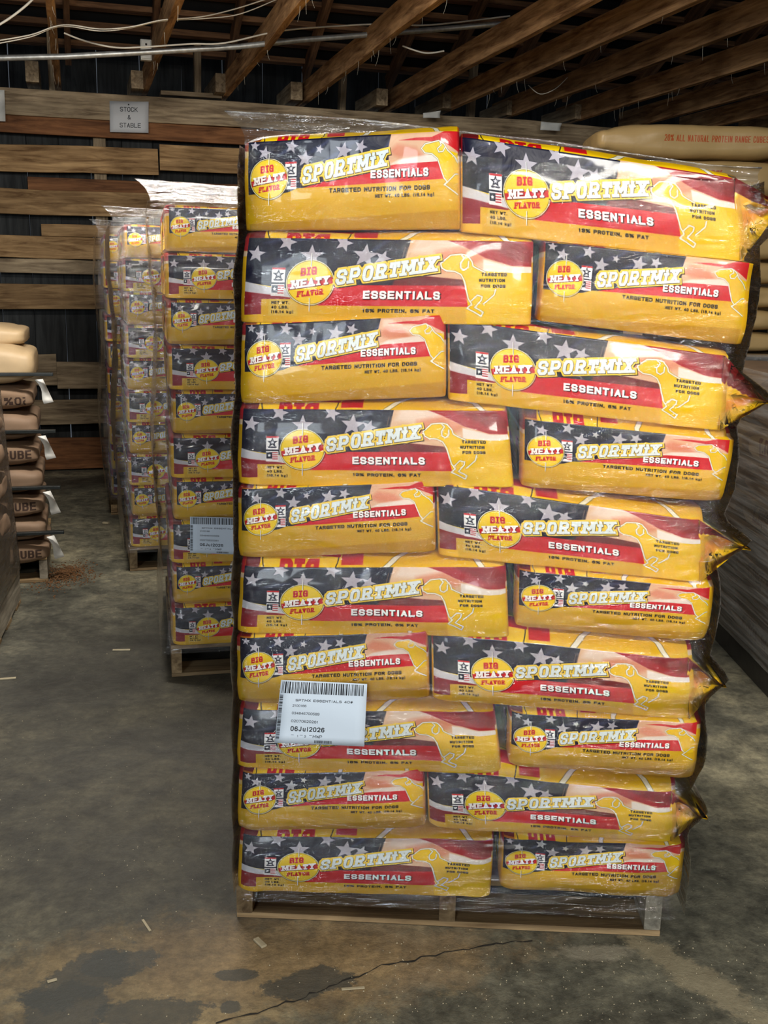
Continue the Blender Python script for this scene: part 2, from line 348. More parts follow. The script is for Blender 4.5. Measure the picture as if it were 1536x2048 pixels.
def art_short():
    A = Art(1220, 490, (206, 164, 8))
    def m(x, y):
        t = 180 - (x - 80) * .064; return (x - 80, (y - t) / (670 - t) * 490)
    o = lambda L: [m(*p) for p in L]
    A.poly(o([(70, 150), (1010, 60), (960, 200), (900, 320), (390, 460), (70, 470)]), NAVY)
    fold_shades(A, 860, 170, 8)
    for s_ in ((335, 200, 42, .2), (415, 268, 50, .1), (500, 215, 26, .3), (640, 225, 52, .2), (740, 200, 40, .4), (180, 240, 40, .2), (120, 200, 30, .1)):
        q = m(s_[0], s_[1]); A.star(q[0], q[1], s_[2], s_[3], STAR)
    A.poly(o([(930, 60), (1320, 60), (1320, 300), (900, 330), (900, 200)]), (216, 172, 138), 1, 4)
    A.poly(o([(950, 180), (1060, 200), (1110, 260), (960, 260), (900, 230)]), (204, 116, 86), .7, 26)
    A.poly(o([(960, 160), (1060, 145), (1150, 140), (1320, 60), (1320, 230), (1220, 170), (1100, 160)]), (196, 30, 36), 1, 4)
    A.poly(o([(960, 270), (1180, 232), (1190, 285), (900, 300)]), (224, 216, 208), .9, 12)
    A.poly(o([(370, 445), (640, 360), (940, 298), (1200, 278), (1215, 386), (380, 438)]), (204, 16, 30))
    A.poly(o([(60, 505), (320, 458), (372, 436), (1240, 378), (1320, 376), (1320, 700), (60, 700)]), (212, 170, 8))
    A.poly(o([(60, 636), (1320, 556), (1320, 700), (60, 700)]), (190, 146, 8), 1, 2)  # darker foot: shade of the downturned fold, painted into the print
    P = [(1090, 206), (1112, 180), (1190, 160), (1220, 185), (1240, 215), (1320, 235), (1320, 400), (1228, 396), (1216, 370), (1200, 320), (1182, 262), (1150, 235), (1110, 230)]
    A.poly(o(P), (230, 192, 4))
    dog(A, [o([(1240, 215), (1220, 180), (1190, 160), (1112, 180), (1090, 206), (1110, 232), (1150, 236), (1182, 264), (1200, 322), (1216, 372), (1236, 398), (1218, 412), (1296, 468)]),
            o([(1196, 164), (1204, 186), (1182, 206), (1190, 226), (1214, 222), (1228, 196)]), o([(1298, 348), (1282, 350), (1226, 410)]), o([(1240, 215), (1280, 250), (1304, 290)])], 6)
    q = m(300, 292); badge(A, q[0], q[1]-4, 66, 150)
    q = m(205, 385); roundel(A, q[0], q[1], 112)
    q = m(398, 412); wordmark(A, q[0], q[1], 90, 50, 13.5, 15.5, -.168, -.02)
    q = m(795, 378); A.text('ESSENTIALS', q[0], q[1], 43, 30, 5.5, 10, [(2, (40, 10, 14), 3, 3), (0, (246, 246, 246), 0, 0)], slope=-.008)
    blk = [(0, (26, 20, 8), 0, 0)]
    q = m(555, 462); A.text('TARGETED NUTRITION FOR DOGS', q[0], q[1], 25, 20.5, 2.9, 6.6, blk, slope=-.006)
    q = m(820, 490); A.text('NET WT. 40 LBS. (18.14 kg)', q[0], q[1], 19, 13.6, 2.1, 4.9, blk, slope=-.004)
    return A.image('side_print_short')

def art_top():
    A = Art(700, 460, (224, 180, 6))
    A.poly([(0, 0), (40, 0), (70, 460), (0, 460)], DRED); A.disc(150, 40, 110, (236, 200, 20)); A.disc(150, 40, 104, (40, 32, 20), ring=3)
    A.poly([(40, 60), (258, 30), (262, 95), (48, 130)], RED); A.text('BIG', 96, 26, 60, 36, 9, 14, [(0, RED, 0, 0)], slab=True)
    A.poly([(262, 10), (320, 10), (320, 120), (262, 120)], RED)
    dog(A, [[(380, 0), (440, 60), (470, 110), (450, 170), (520, 260)], [(640, 0), (590, 70), (600, 160), (520, 260), (400, 300), (360, 420)]], 12)
    A.text('NET WT. 40 LBS. (18.14 kg)', 90, 420, 22, 15, 3, 5, [(0, (40, 30, 10), 0, 0)])
    # same layout mirrored at the far edge
    return A.image('panel_print')
def art_end():
    A = Art(300, 300, (220, 170, 8))
    A.poly([(0, 0), (300, 0), (300, 46), (180, 84), (0, 70)], (150, 22, 32), 1, 3); A.poly([(0, 70), (180, 84), (300, 46), (300, 66), (180, 104), (0, 88)], (216, 190, 160), 1, 5)
    A.poly([(60, 130), (120, 150), (120, 190), (60, 170)], RED, 1, 2); A.poly([(150, 190), (300, 120), (300, 150), (150, 225)], (200, 60, 30), .8, 3)
    for k in range(4): A.line([(110, 250 - 16*k), (250, 236 - 16*k)], 4, (60, 40, 20))
    return A.image('end_print')
def art_flap():
    A = Art(64, 256, (232, 182, 12)); A.poly([(0, 0), (64, 0), (64, 20), (0, 20)], (228, 186, 16)); A.poly([(0, 20), (64, 26), (64, 84), (0, 96)], (118, 22, 26), 1, 3)
    A.poly([(0, 140), (64, 150), (64, 190), (0, 176)], (222, 132, 20), .7, 10); return A.image('mouth_print')
def art_shipping_label(name, seed, head):
    A = Art(680, 500, (206, 219, 233)); r = random.Random(seed); K = [(0, (22, 24, 30), 0, 0)]; bl = (20, 22, 28)
    x = 14.0
    while x < 655:
        w = r.choice([4, 4, 7, 11]); A.poly([(x, 10), (x+w, 10), (x+w, 98), (x, 98)], bl, 1, .8); x += w + r.choice([4, 6, 9])
    y = 112.0
    while y < 470:
        w = r.choice([3, 5, 8]); A.poly([(4, y), (30, y), (30, y+w), (4, y+w)], bl, 1, .8); y += w + r.choice([3, 5, 7])
    A.text(head, 130, 158, 18, 19, 4.5, 3.2, K)
    A.text('2100186', 110, 200, 18, 14, 3, 2.6, K); A.text('034846700589', 110, 262, 20, 15, 3, 2.8, K); A.text('02070620261', 110, 328, 21, 16.5, 3.2, 3, K)
    A.text('06Jul2026', 110, 400, 38, 25, 6, 6.5, K); A.text('1', 165, 448, 16, 12, 2, 2.6, K); A.text('2', 220, 448, 16, 12, 2, 2.6, K); A.text('MWP', 285, 450, 24, 18, 3, 3, K)
    A.line([(120, 432), (138, 432)], 3, bl); A.line([(186, 432), (206, 432)], 3, bl); A.line([(258, 432), (276, 432)], 3, bl)
    x = 300.0
    while x < 430:
        w = r.choice([3, 5]); A.poly([(x, 468), (x+w, 468), (x+w, 490), (x, 490)], bl, 1, .8); x += w + r.choice([3, 5])
    return A.image(name)
def art_notice():
    A = Art(320, 256, (212, 214, 216)); K = [(0, (60, 62, 66), 0, 0)]
    A.text('STOCK', 84, 84, 38, 25, 5, 5, K); A.text('&', 146, 148, 36, 25, 4, 5, K); A.text('STABLE', 80, 216, 38, 25, 5, 5, K)
    return A.image('notice_print')
def art_line(name, w, h, bg, items):
    A = Art(w, h, bg)
    for it in items: A.text(*it[0], **it[1])
    return A.image(name)

# ------------------------------------------------------------------ materials
def mat(name):
    m = bpy.data.materials.new(name); m.use_nodes = True; nt = m.node_tree
    return m, nt, nt.nodes['Principled BSDF']
def N(nt, t, **k):
    n = nt.nodes.new(t)
    for a, b in k.items(): setattr(n, a, b)
    return n
def ramp(nt, stops):
    r = N(nt, 'ShaderNodeValToRGB'); e = r.color_ramp.elements
    while len(e) < len(stops): e.new(0.5)
    for i, (p, c) in enumerate(stops): e[i].position = p; e[i].color = (*c, 1)
    return r
def lin(r, g, b):
    f = lambda c: (c/255/12.92) if c/255 <= .04045 else ((c/255 + .055)/1.055)**2.4
    return (f(r), f(g), f(b))
def crinkle(nt, scale=22, strength=.35, dist=.004, coord='Object'):
    tc = N(nt, 'ShaderNodeTexCoord'); n1 = N(nt, 'ShaderNodeTexNoise'); n1.inputs['Scale'].default_value = scale; n1.inputs['Detail'].default_value = 4; n1.inputs['Distortion'].default_value = .6
    nt.links.new(tc.outputs[coord], n1.inputs['Vector'])
    b = N(nt, 'ShaderNodeBump'); b.inputs['Strength'].default_value = strength; b.inputs['Distance'].default_value = dist
    nt.links.new(n1.outputs['Fac'], b.inputs['Height']); return b
def print_mat(name, im, rough=.42, bump=.85, coat=.3):
    m, nt, p = mat(name); t = N(nt, 'ShaderNodeTexImage'); t.image = im; t.extension = 'EXTEND'
    nt.links.new(t.outputs['Color'], p.inputs['Base Color']); p.inputs['Roughness'].default_value = rough
    p.inputs['Specular IOR Level'].default_value = .28
    if coat: p.inputs['Coat Weight'].default_value = coat; p.inputs['Coat Roughness'].default_value = .07
    b = crinkle(nt, 15, bump, .006); nt.links.new(b.outputs[0], p.inputs['Normal']); return m
def wood(name, dark, light, rough=.75, gray=.0, scale=1.0):
    m, nt, p = mat(name); tc = N(nt, 'ShaderNodeTexCoord'); oi = N(nt, 'ShaderNodeObjectInfo')
    add = N(nt, 'ShaderNodeVectorMath', operation='MULTIPLY_ADD'); add.inputs[1].default_value = (1, 1, 1)
    mul = N(nt, 'ShaderNodeMath', operation='MULTIPLY'); mul.inputs[1].default_value = 37.0
    nt.links.new(oi.outputs['Random'], mul.inputs[0]); nt.links.new(tc.outputs['Object'], add.inputs[0]); nt.links.new(mul.outputs[0], add.inputs[2])
    mp = N(nt, 'ShaderNodeMapping'); mp.inputs['Scale'].default_value = (1.3*scale, 14*scale, 14*scale); nt.links.new(add.outputs[0], mp.inputs['Vector'])
    n1 = N(nt, 'ShaderNodeTexNoise'); n1.inputs['Scale'].default_value = 2.2; n1.inputs['Detail'].default_value = 7; n1.inputs['Roughness'].default_value = .62; n1.inputs['Distortion'].default_value = .7
    nt.links.new(mp.outputs[0], n1.inputs['Vector'])
    n2 = N(nt, 'ShaderNodeTexNoise'); n2.inputs['Scale'].default_value = 2.6; n2.inputs['Detail'].default_value = 5; nt.links.new(add.outputs[0], n2.inputs['Vector'])
    r1 = ramp(nt, [(.33, dark), (.5, tuple((a+b)/2 for a, b in zip(dark, light))), (.68, light)]); nt.links.new(n1.outputs['Fac'], r1.inputs['Fac'])
    mx = N(nt, 'ShaderNodeMix', data_type='RGBA', blend_type='MULTIPLY'); mx.inputs['Factor'].default_value = .8
    r2 = ramp(nt, [(.3, (.42, .38, .34)), (.62, (1, 1, 1))]); nt.links.new(n2.outputs['Fac'], r2.inputs['Fac'])
    nt.links.new(r1.outputs['Color'], mx.inputs[6]); nt.links.new(r2.outputs['Color'], mx.inputs[7])
    # board to board tone
    hs = N(nt, 'ShaderNodeHueSaturation'); mr = N(nt, 'ShaderNodeMapRange'); mr.inputs[3].default_value = .72; mr.inputs[4].default_value = 1.18
    nt.links.new(oi.outputs['Random'], mr.inputs[0]); nt.links.new(mr.outputs[0], hs.inputs['Value']); nt.links.new(mx.outputs[2], hs.inputs['Color'])
    nt.links.new(hs.outputs[0], p.inputs['Base Color']); p.inputs['Roughness'].default_value = rough; p.inputs['Specular IOR Level'].default_value = .25
    b = N(nt, 'ShaderNodeBump'); b.inputs['Strength'].default_value = .5; b.inputs['Distance'].default_value = .004; nt.links.new(n1.outputs['Fac'], b.inputs['Height']); nt.links.new(b.outputs[0], p.inputs['Normal'])
    return m
def plain(name, col, rough=.6, metal=0.0, bump=0.0, scale=30, var=.25):
    m, nt, p = mat(name); p.inputs['Roughness'].default_value = rough; p.inputs['Metallic'].default_value = metal
    tc = N(nt, 'ShaderNodeTexCoord'); n = N(nt, 'ShaderNodeTexNoise'); n.inputs['Scale'].default_value = scale; n.inputs['Detail'].default_value = 5; nt.links.new(tc.outputs['Object'], n.inputs['Vector'])
    r = ramp(nt, [(.3, tuple(c*(1-var) for c in col)), (.7, tuple(min(1, c*(1+var)) for c in col))]); nt.links.new(n.outputs['Fac'], r.inputs['Fac']); nt.links.new(r.outputs[0], p.inputs['Base Color'])
    if bump:
        b = N(nt, 'ShaderNodeBump'); b.inputs['Strength'].default_value = bump; b.inputs['Distance'].default_value = .006; nt.links.new(n.outputs['Fac'], b.inputs['Height']); nt.links.new(b.outputs[0], p.inputs['Normal'])
    return m
def film_mat(name, base=.05, milk=.02, rough=.10, streak=.5, sc3=(3.0, 3.0, 16.0)):
    m = bpy.data.materials.new(name); m.use_nodes = True; nt = m.node_tree; nt.nodes.clear()
    out = N(nt, 'ShaderNodeOutputMaterial'); tr = N(nt, 'ShaderNodeBsdfTransparent'); tr.inputs[0].default_value = (.97, .97, .96, 1)
    gl = N(nt, 'ShaderNodeBsdfGlossy'); gl.inputs['Roughness'].default_value = rough; gl.inputs[0].default_value = (1, 1, 1, 1)
    df = N(nt, 'ShaderNodeBsdfDiffuse'); df.inputs[0].default_value = (.75, .75, .72, 1)
    tc = N(nt, 'ShaderNodeTexCoord')
    mp = N(nt, 'ShaderNodeMapping'); mp.inputs['Scale'].default_value = sc3; mp.inputs['Rotation'].default_value = (0, .12, 0); nt.links.new(tc.outputs['Object'], mp.inputs['Vector'])
    n1 = N(nt, 'ShaderNodeTexNoise'); n1.inputs['Scale'].default_value = 2.4; n1.inputs['Detail'].default_value = 5; n1.inputs['Roughness'].default_value = .6; n1.inputs['Distortion'].default_value = .5; nt.links.new(mp.outputs[0], n1.inputs['Vector'])
    b = N(nt, 'ShaderNodeBump'); b.inputs['Strength'].default_value = streak; b.inputs['Distance'].default_value = .03; nt.links.new(n1.outputs['Fac'], b.inputs['Height'])
    n2 = N(nt, 'ShaderNodeTexNoise'); n2.inputs['Scale'].default_value = 55; n2.inputs['Detail'].default_value = 3; nt.links.new(tc.outputs['Object'], n2.inputs['Vector'])
    b2 = N(nt, 'ShaderNodeBump'); b2.inputs['Strength'].default_value = .12; b2.inputs['Distance'].default_value = .003; nt.links.new(n2.outputs['Fac'], b2.inputs['Height']); nt.links.new(b.outputs[0], b2.inputs['Normal'])
    mp3 = N(nt, 'ShaderNodeMapping'); mp3.inputs['Scale'].default_value = (5, 5, 130); mp3.inputs['Rotation'].default_value = (0, -.05, 0); nt.links.new(tc.outputs['Object'], mp3.inputs['Vector'])
    n3 = N(nt, 'ShaderNodeTexNoise'); n3.inputs['Scale'].default_value = 2; n3.inputs['Detail'].default_value = 3; nt.links.new(mp3.outputs[0], n3.inputs['Vector'])
    b3 = N(nt, 'ShaderNodeBump'); b3.inputs['Strength'].default_value = .3; b3.inputs['Distance'].default_value = .004; nt.links.new(n3.outputs['Fac'], b3.inputs['Height']); nt.links.new(b2.outputs[0], b3.inputs['Normal'])
    nt.links.new(b3.outputs[0], gl.inputs['Normal'])
    fr = N(nt, 'ShaderNodeFresnel'); fr.inputs[0].default_value = 1.5
    ad = N(nt, 'ShaderNodeMath', operation='MULTIPLY_ADD', use_clamp=True); ad.inputs[1].default_value = 1.35; ad.inputs[2].default_value = base; nt.links.new(fr.outputs[0], ad.inputs[0])
    m1 = N(nt, 'ShaderNodeMixShader'); mk_ = N(nt, 'ShaderNodeMapRange'); mk_.inputs[1].default_value = .42; mk_.inputs[2].default_value = .72; mk_.inputs[3].default_value = milk*.4; mk_.inputs[4].default_value = milk*3.2; nt.links.new(n1.outputs['Fac'], mk_.inputs[0]); nt.links.new(mk_.outputs[0], m1.inputs[0]); nt.links.new(tr.outputs[0], m1.inputs[1]); nt.links.new(df.outputs[0], m1.inputs[2])
    m2 = N(nt, 'ShaderNodeMixShader'); nt.links.new(ad.outputs[0], m2.inputs[0]); nt.links.new(m1.outputs[0], m2.inputs[1]); nt.links.new(gl.outputs[0], m2.inputs[2])
    nt.links.new(m2.outputs[0], out.inputs[0]); return m

M_LONG = print_mat('bag_side_long', art_long()); M_SHORT = print_mat('bag_side_short', art_short())
M_TOP = print_mat('bag_panel', art_top()); M_END = print_mat('bag_end', art_end()); M_FLAP = print_mat('bag_mouth', art_flap())
M_JOIST = wood('rafter_wood', lin(112, 78, 50), lin(214, 172, 124)); M_PLANK = wood('plank_wood', lin(120, 88, 54), lin(206, 168, 118))
M_GRAY = wood('weathered_wood', lin(118, 100, 78), lin(200, 178, 144)); M_SIDING = wood('siding_wood', lin(26, 27, 28), lin(58, 60, 60), scale=.7)
M_REDW = wood('red_wood', lin(104, 66, 40), lin(172, 118, 76)); M_PAL = wood('pallet_wood', lin(110, 88, 62), lin(186, 160, 120)); M_PALG = wood('pallet_gray', lin(110, 104, 92), lin(184, 176, 158))
M_ROOF = wood('roof_board', lin(84, 58, 40), lin(158, 116, 80)); M_DARKROOF = plain('roof_deck', lin(26, 26, 27), .9, scale=4)
M_PIPE = plain('galvanised_pipe', lin(170, 172, 170), .45, .6); M_WIRE = plain('cable_grey', lin(196, 190, 176), .6, scale=8)
M_WHITE = plain('white_plastic', lin(214, 214, 206), .5, var=.06); M_FILM = film_mat('stretch_film', .0, .002, .04, .75); M_FILM2 = film_mat('stretch_film_far', .01, .015, .1, .7)
M_FILM4 = film_mat('stretch_film_painted_sheen', .10, .12, .14, .9, (.7, .7, 16.0)); M_FILM3 = film_mat('stretch_film_heavy', .06, .10, .2, 1.0); M_SKIRT = film_mat('stretch_film_top', .08, .05, .10, .9)  # low load's film: its white bands are bright reflections painted as milk
M_TAN = plain('tan_poly_bag', lin(176, 148, 100), .38, bump=.35, scale=9, var=.12); M_CREAM = plain('cream_paper', lin(176, 152, 116), .55, bump=.4, scale=9, var=.1)
M_KRAFT = plain('brown_paper', lin(132, 108, 86), .7, bump=.35, scale=10, var=.14); M_STRAP = plain('black_strap', lin(30, 34, 34), .35)
M_PAPERW = plain('white_paper', lin(226, 226, 220), .7, var=.05); M_PEL = plain('feed_pellet', lin(112, 78, 46), .8, scale=60); M_NAIL = plain('rusty_nail', lin(50, 38, 30), .6, .5)
M_BLACKBOX = plain('black_wrap', lin(34, 32, 30), .4, bump=.3, scale=14); M_STRAW = plain('straw', lin(170, 158, 130), .7)

def floor_mat():
    m, nt, p = mat('concrete'); L = nt.links.new; tc = N(nt, 'ShaderNodeTexCoord')
    def noise(s, d, r=.6, dist=0.0):
        n = N(nt, 'ShaderNodeTexNoise'); n.inputs['Scale'].default_value = s; n.inputs['Detail'].default_value = d; n.inputs['Roughness'].default_value = r; n.inputs['Distortion'].default_value = dist; L(tc.outputs['Object'], n.inputs['Vector']); return n
    def mix(a, b, f, mode='MIX'):
        x = N(nt, 'ShaderNodeMix', data_type='RGBA', blend_type=mode)
        if hasattr(f, 'is_linked'): L(f, x.inputs[0])
        else: x.inputs[0].default_value = f
        for v, i in ((a, 6), (b, 7)):
            if isinstance(v, tuple): x.inputs[i].default_value = (*v, 1)
            else: L(v, x.inputs[i])
        return x.outputs[2]
    n1 = noise(1.1, 8, .65, .4); r1 = ramp(nt, [(.38, lin(74, 75, 67)), (.5, lin(110, 108, 94)), (.62, lin(152, 146, 122))]); L(n1.outputs['Fac'], r1.inputs['Fac'])
    n2 = noise(9, 8, .72, .3); r2 = ramp(nt, [(.36, (.42, .42, .42)), (.5, (.88, .87, .85)), (.62, (1.3, 1.27, 1.2))]); L(n2.outputs['Fac'], r2.inputs['Fac'])
    c = mix(r1.outputs[0], r2.outputs[0], .9, 'MULTIPLY')
    def blob(x, y, rx, ry, ang=0.0, edge=.35, amp=1.1, sc=5.0):
        mp = N(nt, 'ShaderNodeMapping', vector_type='TEXTURE'); mp.inputs['Location'].default_value = (x, y, 0); mp.inputs['Rotation'].default_value = (0, 0, ang); mp.inputs['Scale'].default_value = (rx, ry, 1); L(tc.outputs['Object'], mp.inputs['Vector'])
        ln = N(nt, 'ShaderNodeVectorMath', operation='LENGTH'); L(mp.outputs[0], ln.inputs[0]); nn = noise(sc, 10, .78, .2)
        s = N(nt, 'ShaderNodeMath', operation='MULTIPLY_ADD'); L(nn.outputs['Fac'], s.inputs[0]); s.inputs[1].default_value = amp; L(ln.outputs['Value'], s.inputs[2])
        mr = N(nt, 'ShaderNodeMapRange', interpolation_type='SMOOTHSTEP'); L(s.outputs[0], mr.inputs[0]); mr.inputs[1].default_value = 1.0 + amp*.5 + edge/2; mr.inputs[2].default_value = 1.0 + amp*.5 - edge/2; return mr.outputs[0]
    def fl(x, y): q = on_floor(x, y); return q.x, q.y
    # ochre worn area in the foreground, aisle darkened by painted-in shade and wear, dark scraped patches, pale scuffs
    c = mix(c, lin(196, 166, 112), scale_fac(nt, blob(*fl(360, 1960), .46, .20, .15, .7, 2.6, 7), .55))
    c = mix(c, lin(176, 146, 106), scale_fac(nt, blob(*fl(600, 1910), .42, .16, .1, .9, 2.6, 6), .5))
    n5 = noise(30, 10, .8); r5 = ramp(nt, [(.4, (.62, .62, .62)), (.6, (1.2, 1.2, 1.18))]); L(n5.outputs['Fac'], r5.inputs['Fac']); c = mix(c, r5.outputs[0], .8, 'MULTIPLY')
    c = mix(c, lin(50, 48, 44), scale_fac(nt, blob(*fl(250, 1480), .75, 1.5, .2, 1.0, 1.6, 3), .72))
    for (x, y, rx, ry, a) in ((165, 1955, .13, .07, .9), (130, 2020, .09, .09, 0), (305, 2030, .12, .05, 0), (240, 1925, .08, .05, .3), (615, 1965, .10, .05, .3), (460, 2015, .02, .02, 0), (470, 1950, .05, .02, 0)):
        c = mix(c, lin(66, 68, 64), scale_fac(nt, blob(*fl(x, y), rx, ry, a, .2, 2.4, 12), .8))
    c = mix(c, lin(176, 162, 130), scale_fac(nt, blob(*fl(1400, 1960), .045, .20, .62, .5, 3.0, 16), .45))
    c = mix(c, lin(168, 160, 140), scale_fac(nt, blob(*fl(1190, 1905), .08, .03, .1, .6, 2.2, 20), .5))
    # pale grit speckle
    v = N(nt, 'ShaderNodeTexVoronoi'); v.inputs['Scale'].default_value = 46; L(tc.outputs['Object'], v.inputs['Vector'])
    lt = N(nt, 'ShaderNodeMath', operation='LESS_THAN'); lt.inputs[1].default_value = .05; L(v.outputs['Distance'], lt.inputs[0]); n3 = noise(2.3, 2); gt = N(nt, 'ShaderNodeMath', operation='GREATER_THAN'); gt.inputs[1].default_value = .5; L(n3.outputs['Fac'], gt.inputs[0])
    mu = N(nt, 'ShaderNodeMath', operation='MULTIPLY'); L(lt.outputs[0], mu.inputs[0]); L(gt.outputs[0], mu.inputs[1])
    c = mix(c, lin(206, 196, 168), mu.outputs[0]); L(c, p.inputs['Base Color'])
    rr = ramp(nt, [(.3, (.45,)*3), (.7, (.85,)*3)]); L(n1.outputs['Fac'], rr.inputs['Fac']); L(rr.outputs[0], p.inputs['Roughness'])
    n4 = noise(38, 8, .7); b = N(nt, 'ShaderNodeBump'); b.inputs['Strength'].default_value = .5; b.inputs['Distance'].default_value = .006; L(n4.outputs['Fac'], b.inputs['Height']); b2 = N(nt, 'ShaderNodeBump'); b2.inputs['Strength'].default_value = .4; b2.inputs['Distance'].default_value = .02; L(n2.outputs['Fac'], b2.inputs['Height']); L(b.outputs[0], b2.inputs['Normal']); L(b2.outputs[0], p.inputs['Normal'])
    return m
def scale_fac(nt, sock, k):
    m = N(nt, 'ShaderNodeMath', operation='MULTIPLY'); nt.links.new(sock, m.inputs[0]); m.inputs[1].default_value = k; return m.outputs[0]

# ------------------------------------------------------------------ the building
TH = math.radians(16.2)
V = Vector((math.cos(TH), math.sin(TH), 0)); U = Vector((-math.sin(TH), math.cos(TH), 0))   # along the far wall / away from the camera
W0 = on_floor(130, 940); W0 = W0 - V * W0.dot(V)                                            # wall plane: W0 + s V + z
def wp(s, z, back=0.0): return W0 + V * s + U * back + Vector((0, 0, z))
def wall_sz(x, y):
    P = on_plane(x, y, W0, U); return P.dot(V), P.z
fl_vs = []; n = 60
fm = mesh('floor', [wp(-4.2, 0, 1.2), wp(8.2, 0, 1.2), wp(8.2, 0, -14), wp(-4.2, 0, -14), wp(-4.2, -.15, 1.2), wp(8.2, -.15, 1.2), wp(8.2, -.15, -14), wp(-4.2, -.15, -14)],
          [(3, 2, 1, 0), (4, 5, 6, 7), (0, 1, 5, 4), (1, 2, 6, 5), (2, 3, 7, 6), (3, 0, 4, 7)])
tag(link('floor', fm, floor_mat()), kind='structure')
# crack in the slab: a thin dark groove strip following the saw joint
ck = []
for (x, y) in ((430, 2048), (560, 2010), (660, 1975), (768, 1930), (860, 1912), (985, 1890), (1080, 1878)): ck.append(on_floor(x, y, .0012))
vs, fs = [], []; rg = random.Random(5); pts = []
for a, b in zip(ck[:-1], ck[1:]):
    for k in range(8): pts.append(a.lerp(b, k/8) + Vector((rg.uniform(-1, 1), rg.uniform(-1, 1), 0)) * .005)
for i, p in enumerate(pts):
    w = rg.uniform(.0008, .0035); vs += [p + Vector((0, w, 0)), p - Vector((0, w, 0))]
    if i: fs.append((2*i-2, 2*i-1, 2*i+1, 2*i))
tag(link('floor_crack', mesh('floor_crack', vs, fs), plain('crack_dark', lin(38, 34, 28), .95)), 'thin ragged dark crack running across the concrete floor in front of the near pallet', 'crack')

wall = tag(empty('wall_far', W0), kind='structure')
def wall_board(x0, y0a, y0b, x1, y1a, y1b, m, s1=None, back=0.0, T=.04, seed=0, s0=None):
    """plank between photo columns x0 and x1, its top and bottom edges read there; s0/s1 carry it on past the photo"""
    sa, za = wall_sz(x0, y0a); _, zb = wall_sz(x0, y0b); sc_, zc = wall_sz(x1, y1a); _, zd = wall_sz(x1, y1b)
    H = ((za - zb) + (zc - zd)) / 2; c0 = (za + zb) / 2; c1 = (zc + zd) / 2; k = (c1 - c0) / (sc_ - sa)
    e0 = sa if s0 is None else s0; e1 = sc_ if s1 is None else s1
    a = c0 + k * max(-.35, min(.35, (e0 - sa))); b = c1 + k * 0
    board('plank', wp(e0, a, back), wp(e1, b, back), H, T, m, wall, seed=seed, warp=.014, n=14)
WB = [
 (0, 178, 229, 480, 206, 258, M_GRAY, 7.4, -.06, .05, -3.4), (0, 229, 264, 480, 258, 292, M_REDW, 7.4, -.03, .04, -3.4),
 (0, 297, 352, 315, 300, 351, M_PLANK, None, -.02, .035, -3.2), (318, 290, 341, 490, 293, 346, M_PLANK, 7.2, -.025, .035, None),
 (55, 354, 378, 480, 360, 392, M_REDW, 7.2, .01, .03, None), (0, 374, 428, 240, 383, 431, M_PLANK, 7.2, -.02, .035, -3.2),
 (82, 446, 470, 180, 447, 471, M_PLANK, 1.6, .0, .03, None), (0, 470, 514, 180, 472, 514, M_PLANK, 7.2, -.02, .035, -3.2),
 (0, 517, 545, 180, 518, 545, M_GRAY, 7.2, -.01, .03, -3.2), (0, 566, 619, 180, 570, 618, M_PLANK, 7.2, -.02, .035, -3.2),
 (60, 708, 770, 112, 708, 770, M_GRAY, None, -.01, .03, -3.2), (113, 722, 777, 180, 722, 775, M_GRAY, 7.2, -.01, .03, None),
 (60, 797, 846, 180, 795, 845, M_GRAY, 7.2, -.02, .035, -3.2), (60, 874, 938, 180, 872, 928, M_REDW, 7.2, -.02, .035, -3.2)]
for i, (x0, a, b, x1, c, d, m, s1, bk, T, s0) in enumerate(WB): wall_board(x0, a, b, x1, c, d, m, s1, bk, T, i + 3, s0)
for i in range(50):      # dark vertical siding behind the gaps
    s = -3.4 + i * .228
    board('siding_board', wp(s, 0, .11), wp(s, 2.74, .11), .226, .025, M_SIDING, wall, upv=V, seed=100 + i, warp=.006, n=3)
for i in range(33):      # vertical metal ribs of the outer skin, seen over the beam
    s = -3.4 + i * .345
    board('siding_board', wp(s, 2.5, 1.1), wp(s, 4.2, 1.1), .34, .02, M_SIDING, wall, upv=V, seed=200 + i, warp=.004, n=2)
for i, s in enumerate((-2.2, -1.0, .2, 1.4, 2.6, 3.8, 5.0, 6.2)):   # studs between plank rows and siding
    board('stud', wp(s, 0, .055), wp(s, 2.5, .055), .09, .07, M_GRAY, wall, upv=V, seed=300 + i, warp=.004, n=3)
# side walls, plain upright boards
for nm, s in (('wall_left', -4.1), ('wall_right', 8.0)):
    w = tag(empty(nm, wp(s, 0)), kind='structure')
    for k in range(30):
        b = -.0 - k * .42 + .1
        board('plank', wp(s, 0, b), wp(s, 3.4, b), .415, .04, M_SIDING, w, upv=U, seed=400 + k, warp=.004, n=2)

